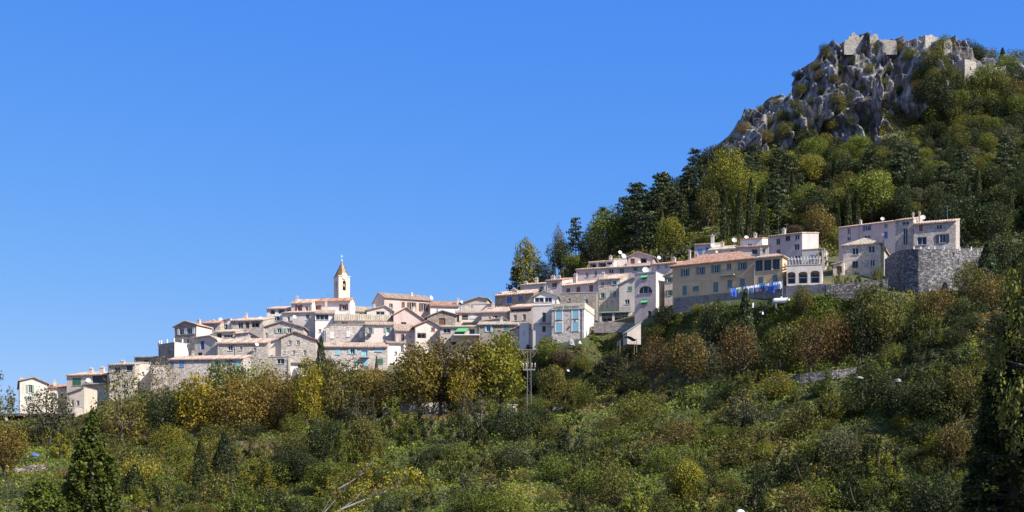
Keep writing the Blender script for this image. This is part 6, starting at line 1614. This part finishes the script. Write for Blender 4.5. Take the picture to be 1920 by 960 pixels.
for k in range(9000):
    px = rr_.uniform(985, 1990); Y = rr_.uniform(322, 436)
    pb = HZ - ground(px, Y) * F / Y
    if pb > 500 or pb < 90: continue
    cl = cl_top(px) - 4 < pb < cl_bot(px) - 2 and 1325 < px < 1990
    if cl or 1322 < px < 1482 and pb < 330: continue
    if not far_enough(px, pb, 20, hillspots): continue
    if any(abs(px - a) < .5 * w_ + 8 and 0 < pb - b_ < 50 and w_ > 30 for a, b_, w_ in NH): continue
    n_ = float(vnoise(px * .013, pb * .02, 2.0)); m_ = rr_.random()
    up_ = pb < 350 and px > 1480
    if px < 1330 and pb < 480: kind, pal = ('pine', 'pine') if m_ < .55 else ('broad', 'dark' if m_ < .8 else 'olive')
    elif up_: kind, pal = 'broad', ('dark' if m_ < .55 else 'olive' if m_ < .74 else 'fresh' if m_ < .88 else 'grey')
    elif m_ < .12: kind, pal = 'cypress', 'dark'
    elif m_ < .26: kind, pal = 'pine', 'pine'
    elif px > 1660 and m_ > .45: kind, pal = 'broad', 'dark'
    else: kind, pal = 'broad', ('dark' if n_ + rr_.random() * .4 < .62 else 'fresh' if n_ < .62 else 'yg' if m_ > .7 else 'olive')
    hm_ = {'pine': rr_.uniform(8, 13), 'broad': rr_.uniform(4.5, 8.5), 'cypress': rr_.uniform(7, 11)}[kind] * (.8 if up_ else 1)
    wm_ = {'pine': .6, 'broad': rr_.uniform(.85, 1.15), 'cypress': .19}[kind] * hm_
    if Y < 345 and pb > 440: hm_ *= .7; wm_ *= .75
    hillspots.append((px, pb, wm_))
    sz = 'tall' if hm_ > 8 else 'low' if hm_ < 5 else 'middling'
    plant(kind, pal, Vector(((px - CX) / F * Y, Y, ground(px, Y))), wm_, hm_, f"{sz} {PN[pal]} {'oak' if kind == 'broad' else kind} {zone_hill(px, pb)}", GH)
    cnt += 1
    if cnt >= 250: break
print('hill trees', cnt)
# bushes rooted in the cliff
cspots = []
def cbush(px, py, wpx, hpx, pal, label=None):
    p = on_cliff(px, py)
    cspots.append((px, py))
    kf = p.y / F
    hgt = 'high' if py < 150 else 'halfway up' if py < 220 else 'low'
    plant('round', pal, p, wpx * kf * (1.0 if px < 1718 else 1.25), hpx * kf * (1.0 if px < 1718 else 1.2), label or f"{PN[pal]} bush rooted {hgt} in the cliff {'of the shoulder' if px < 1490 else 'under the castle' if px < 1720 else 'under the keep stump'}", 'bushes rooted in the cliff', sink=.5, name='cliff_shrub', cat='shrub')
for q in [(1570, 214, 40, 34, 'olive', 'fresh green bush on top of the tall pale pinnacle'), (1645, 104, 46, 30, 'olive', 'dense olive bush just under the jagged castle wall'), (1600, 200, 30, 30, 'dark'), (1675, 140, 30, 24, 'olive'), (1705, 112, 34, 26, 'green'), (1728, 142, 40, 26, 'dark'), (1690, 175, 18, 18, 'green'), (1660, 200, 18, 16, 'green'),
          (1650, 250, 22, 34, 'yg'), (1555, 112, 34, 22, 'olive'), (1545, 100, 24, 22, 'dark'), (1530, 130, 34, 18, 'olive'), (1612, 150, 18, 22, 'dark'), (1590, 240, 26, 24, 'dark'), (1480, 200, 26, 18, 'olive'), (1430, 210, 22, 16, 'olive'), (1400, 228, 20, 14, 'dark'), (1470, 258, 44, 34, 'green'), (1500, 262, 40, 36, 'dark'), (1430, 264, 34, 24, 'brown'),
          (1620, 262, 38, 40, 'dark'), (1775, 122, 30, 20, 'dark'), (1775, 160, 46, 34, 'olive'), (1745, 175, 44, 34, 'dark'), (1715, 160, 36, 30, 'olive'), (1765, 200, 50, 36, 'dark'), (1735, 220, 40, 34, 'olive'), (1700, 240, 44, 40, 'dark'), (1670, 262, 40, 36, 'olive'), (1350, 290, 26, 18, 'dark'), (1372, 268, 22, 16, 'olive'), (1500, 120, 16, 12, 'dark'), (1510, 150, 20, 18, 'dark')]:
    cbush(*q)
for k in range(2000):
    px, py = rr_.uniform(1335, 1960), rr_.uniform(95, 295)
    if not cl_top(px) + 8 < py < cl_bot(px) - 4: continue
    dens = .22 if px < 1500 else .30 if px < 1600 else .22 if px < 1715 else 1.0
    if 1718 < px < 1770 and py < 112 or 1780 < px < 1892 and py < 158: continue
    if rr_.random() > dens or not far_enough(px, py, 19 if px > 1715 else 24, cspots, 1.2): continue
    s_ = rr_.uniform(13, 25) * (1.7 if px > 1715 else 1)
    cbush(px, py, s_ * 1.25, s_, rr_.choice(['dark', 'dark', 'olive', 'olive', 'fresh', 'brown']))
    if len(cspots) > 190: break
print('cliff bushes', len(cspots))

# ------------------------------------------------------------------ bushes of the scrub slope
def zone_slope(px):
    for lim, s_ in ((230, 'near the big foreground cypress'), (450, 'near the very dark slim cypress'), (700, 'below the brown domed trees'), (900, 'below the forked brown tree'), (1050, 'below the kiosk and the pylon'), (1300, 'below the long rubble road wall'), (1500, 'below the orange leaved tree'), (1690, 'below the shaded terrace wall'), (3000, 'beside the dark foreground tree')):
        if px < lim: return s_
bspots = []
cnt = 0
SP = [('olive', 'bush'), ('green', 'bush'), ('dark', 'bush'), ('yg', 'bush'), ('grey', 'bush'), ('olive', 'ragged'), ('brown', 'ragged'), ('straw', 'ragged'), ('purple', 'ragged'), ('bright', 'bush'), ('fresh', 'bush')]
for k in range(12000):
    px = rr_.uniform(-90, 1930); Y2 = float(Y2f(px))
    Y = rr_.uniform(180, Y2 - 1.5)
    pb = HZ - ground(px, Y) * F / Y
    if pb > 990: continue
    n1 = float(fbm(px * .006, pb * .012, 1.0, 3)); m_ = rr_.random()
    if not far_enough(px, pb, 33, bspots, 1.8): continue
    if (690 < px < 985 and Y > Y2 - 8 or 1200 < px < 1640 and Y > Y2 - 4.5): continue
    if 460 < px < 560 and 832 < pb < 862 or px < 75 and pb > 862: continue
    if px > 1600 and m_ < .5: c = SP[2]
    elif n1 < .42: c = SP[[2, 2, 0, 1, 1, 2][int(m_ * 6)]]
    elif n1 < .56: c = SP[[0, 10, 0, 5, 1, 4, 2, 10][int(m_ * 8)]]
    else: c = SP[[0, 6, 10, 5, 3, 10, 0, 3][int(m_ * 8)]]
    wm_ = rr_.uniform(3.0, 7.8); hm_ = wm_ * rr_.uniform(.5, .82)
    if pb > 940: hm_ *= 1.1
    bspots.append((px, pb))
    wh = 'high' if pb < road_py(px) + 50 else 'low' if pb > 905 else 'midway'
    plant(c[1], c[0], Vector(((px - CX) / F * Y, Y, ground(px, Y))), wm_, hm_, f"{'big' if wm_ > 4.6 else 'small' if wm_ < 3.4 else 'middling'} {PN[c[0]]} {'ragged ' if c[1] == 'ragged' else ''}bush {wh} on the scrub slope {zone_slope(px)}", 'bushes on the scrub slope')
    cnt += 1
    if cnt >= 250: break
print('slope bushes', cnt)
# garden bushes between the village and the road
gsp = []
cnt = 0
for k in range(4000):
    px = rr_.uniform(0, 1900); Y2, Y4 = float(Y2f(px)), float(Y4f(px))
    if px < 1000: Y = rr_.uniform(Y2 + 14, Y4 - 3)
    else: Y = rr_.uniform(Y2 + 2, Y4 - 3.5)
    pb = HZ - ground(px, Y) * F / Y
    if not far_enough(px, pb, 19, gsp, 1.5): continue
    if 1480 < px < 1600 and pb < 600 or 1440 < px < 1480 and pb < 592 or 1265 < px < 1400 and pb < 600 or 1200 < px < 1640 and pb > 660: continue
    wm_ = rr_.uniform(1.8, 3.8); hm_ = wm_ * rr_.uniform(.55, .85)
    pal = rr_.choice(['dark', 'green', 'olive', 'dark', 'olive', 'grey', 'brown'])
    gsp.append((px, pb))
    nb = 'under the low houses' if px < 480 else 'under the long rubble house' if px < 760 else 'behind the tree row' if px < 970 else 'in the olive garden' if px < 1215 else 'on the terraces under the yellow house' if px < 1440 else 'on the terraces under the arcade' if px < 1640 else 'under the bulging wall'
    plant('bush', pal, Vector(((px - CX) / F * Y, Y, ground(px, Y))), wm_, hm_, f"{'small' if wm_ < 2.7 else 'broad'} {PN[pal]} garden shrub {nb}", 'garden bushes between village and road', name='garden_shrub', cat='shrub')
    cnt += 1
    if cnt >= 210: break
print('garden bushes', cnt)

# ------------------------------------------------------------------ ground cover nobody could count
def cover(name, n, pxr, Yf, size, hgt, pals, label, seed, up=.6, mask=None, thin=.45):
    g = np.random.default_rng(seed)
    px = g.uniform(*pxr, n); Y = Yf(px, g.random(n))
    z = ground_v(px, Y); py = HZ - z * F / Y
    keep = np.ones(n, bool) if mask is None else mask(px, py, Y, g)
    px, Y, z = px[keep], Y[keep], z[keep]; n = len(px)
    x = (px - CX) / F * Y
    lump = fbm(x * .22, Y * .22, 3.3, 3)
    z = z + g.random(n) * hgt * np.clip(lump * 2.6 - .55, .12, 1.6)
    nm = g.normal(size=(n, 3)) * .5 + np.array([.1, -.25, up]); nm /= np.linalg.norm(nm, axis=1)[:, None]
    a = np.cross(nm, g.normal(size=(n, 3))); a /= np.linalg.norm(a, axis=1)[:, None]; b_ = np.cross(nm, a)
    s_ = size * (.5 + g.random(n))[:, None]
    c_ = np.stack([x, Y, z], 1)
    q = np.stack([c_ - a * s_, c_ - b_ * s_ * thin, c_ + a * s_, c_ + b_ * s_ * thin], 1)
    pn = fbm(x * .09 + 9, Y * .12, 1.1, 3) + g.normal(size=n) * .05
    mi = np.clip(((pn - .28) / .44 * len(pals)).astype(int), 0, len(pals) - 1)
    tone = np.clip(.45 + (lump - .5) * 1.4 + g.normal(size=n) * .13, 0, 1)
    me = np_mesh(name, q.reshape(-1, 3), np.arange(4 * n).reshape(n, 4), tone, mi)
    return tag(obj(name, me, [leaf_mat(p_) for p_ in pals]), label, None, None, 'stuff')
cover('undergrowth', 230000, (-360, 2060), lambda px, u: 172 + (Y2f(px) - 172 - .5) * u, .20, .95, ['dark', 'olive', 'fresh', 'bright', 'fresh', 'bright', 'olive', 'brown'], 'tangled undergrowth between the bushes of the slope', 1,
      mask=lambda px, py, Y, g: ~((px > 455) & (px < 570) & (py > 832) & (py < 864)))
cover('weeds', 150000, (-300, 2000), lambda px, u: Y2f(px) + 1 + (Y4f(px) - Y2f(px) - 1.5) * u, .20, .9, ['dark', 'green', 'olive', 'fresh', 'brown'], 'weeds and low plants on the terraces and gardens', 2, mask=lambda px, py, Y, g: ~((px < 1000) & (Y < Y2f(px) + 14)))
cover('forest_undergrowth', 70000, (960, 2000), lambda px, u: 318 + 120 * u, .42, 1.6, ['dark', 'dark', 'green', 'olive', 'olive', 'brown'], 'low scrub and creepers on the wooded hill', 3, mask=lambda px, py, Y, g: (py < 520))
gm_ = lambda px, py, Y, g: ((px > 1478) & (px < 1610) & (py > 548) & (py < 612) | (px > 1268) & (px < 1400) & (py > 572) & (py < 618) | (px > 1410) & (px < 1600) & (py > 672) & (py < 700) | (px > 1440) & (px < 1500) & (py > 575) & (py < 605) | (px > 1215) & (px < 1270) & (py > 600) & (py < 640)) & (g.random(len(px)) < .95)
cover('grass', 160000, (1200, 1620), lambda px, u: Y2f(px) - 1 + (Y4f(px) - Y2f(px) + .5) * u, .20, .35, ['bright', 'bright', 'green', 'bright'], 'fresh green grass on the terrace banks', 4, up=.3, mask=gm_, thin=.3)
def drygrass(px, py, Y, g): return (px > 455) & (px < 580) & (py > 830) & (py < 868)
cover('dry_grass', 60000, (440, 600), lambda px, u: 188 + 70 * u, .16, .2, ['straw', 'straw', 'olive', 'straw'], 'dry straw coloured grass on the earth bank', 5, mask=drygrass, thin=.25)

# ------------------------------------------------------------------ plants close to the camera
def near(kind, pal, px, pt, wm_, Y, label, vi=None, group=None, gz=-6.4):
    z = (HZ - pt) / F * Y - gz
    return plant(kind, pal, Vector(((px - CX) / F * Y, Y, gz)), wm_, z, label, group, vi=vi)
GN = 'cypresses close to the camera'
near('near', 'green', 172, 754, 2.9, 76, 'big bushy green cypress close to the camera', 0, GN)
near('near', 'green', 82, 882, 2.7, 72, 'lower cypress top beside the big bushy one', 1, GN)
near('near', 'olive', 132, 862, 2.1, 79, 'thin cypress top joined to the big bushy one', 0, GN)
near('giant', 'dark', 1988, 190, 7.4, 62, 'huge dark conifer filling the edge of the picture', 0, 'dark trees at the picture edge')
near('giant', 'dark', 1902, 560, 5.2, 60, 'lower dark conifer in front of the huge one', 0, 'dark trees at the picture edge')
near('leafy', 'olive', 1950, 372, 3.2, 58, 'yellow green leafy tree caught by the sun before the huge dark conifer', 0, 'dark trees at the picture edge')
near('twiggy', 'olive', -14, 676, 2.6, 90, 'leafy branches of a tree reaching in at the low edge', 0)
plant('broad', 'dark', Vector((31.5, 56., -6.4)), 15, 31, 'unseen dark tree added outside the picture to shade the huge conifer', 'dark trees at the picture edge')  # added out of view, only to keep the sun off the conifer
t_ = thing('sapling', 'orange leaved sapling very close to the camera', 'sapling', (P(14, 0, 24).x, 24, ground(14, 24)))
hz = P(0, 862, 24).z - t_.location.z
mb = MB(); mb.tube([(-.05, 0, -.1), (0, .02, hz * .6), (.0, 0, hz)], [.012, .008, .003], 6); obj('stem', mb, BARK, t_)
q, tn = leaves([(0, 0, hz - .08, .07, .07, .10), (-.05, 0, hz + .02, .06, .06, .06), (.02, 0, hz - .22, .05, .05, .08)], 26, .035, shell=.2); obj('foliage', leaf_mesh('foliage', q, tn), leaf_mat('gold'), t_)

def branchy(label, segs, Y, leafpal, nleaf):
    o0 = P(segs[0][0][0], segs[0][0][1], Y); o0.z = ground(segs[0][0][0], Y)
    t_ = thing('bare_shrub', label, 'shrub', o0, 0, 'bare branches before the scrub')
    mb = MB(); tips = []
    for s_ in segs:
        pts = [P(a, b_, Y + c) - o0 for a, b_, c, _ in s_]
        if s_[0][1] > 955: pts = [Vector((pts[0].x * .4, 0, -.2))] + pts; rd = [s_[0][3] * 1.3] + [q_[3] for q_ in s_]
        else: rd = [q_[3] for q_ in s_]
        mb.tube(pts, [r0 * .95 for r0 in rd], 6)
        tips += pts[1:]
        for q_ in range(3):
            i = rr_.randrange(1, len(pts)); e = pts[i] + Vector((rr_.uniform(-.25, .45), rr_.uniform(-.2, .2), rr_.uniform(.1, .5)))
            mb.tube([pts[i], (pts[i] + e) / 2 + Vector((.03, 0, 0)), e], [.012, .009, .005], 4); tips.append(e)
    obj('branch', mb, PALEBARK, t_)
    bl = [(p_.x + rr_.uniform(-.3, .3), p_.y, p_.z + rr_.uniform(-.3, .1), .22, .22, .18) for p_ in tips for _ in range(2) if p_.z < (HZ - 868) / F * Y - o0.z]
    if bl:
        q, tn = leaves(bl, nleaf, .05, shell=.1); obj('foliage', leaf_mesh('foliage', q, tn), leaf_mat(leafpal), t_)
branchy('pale bare branch forking upward over the scrub, with yellow leaves at its base', [[(600, 970, 0, .05), (640, 925, .2, .045), (672, 893, .2, .04), (690, 875, .1, .035), (704, 858, 0, .02)], [(596, 975, 0, .04), (628, 920, -.2, .035), (655, 905, -.1, .03), (682, 887, 0, .022)], [(690, 875, .1, .02), (682, 890, 0, .012)]], 70, 'gold', 900)
branchy('longer bare branch curving up beneath the short dark cypress', [[(610, 980, 0, .055), (640, 955, 0, .05), (690, 935, .2, .045), (730, 920, .3, .04), (755, 902, .2, .035), (775, 880, .1, .025), (779, 876, 0, .015)], [(690, 935, .2, .03), (715, 920, 0, .02), (740, 900, -.2, .012)], [(779, 878, 0, .02), (781, 893, 0, .012)], [(640, 955, 0, .03), (668, 935, .1, .02), (690, 905, .1, .01)]], 68, 'lemon', 1100)
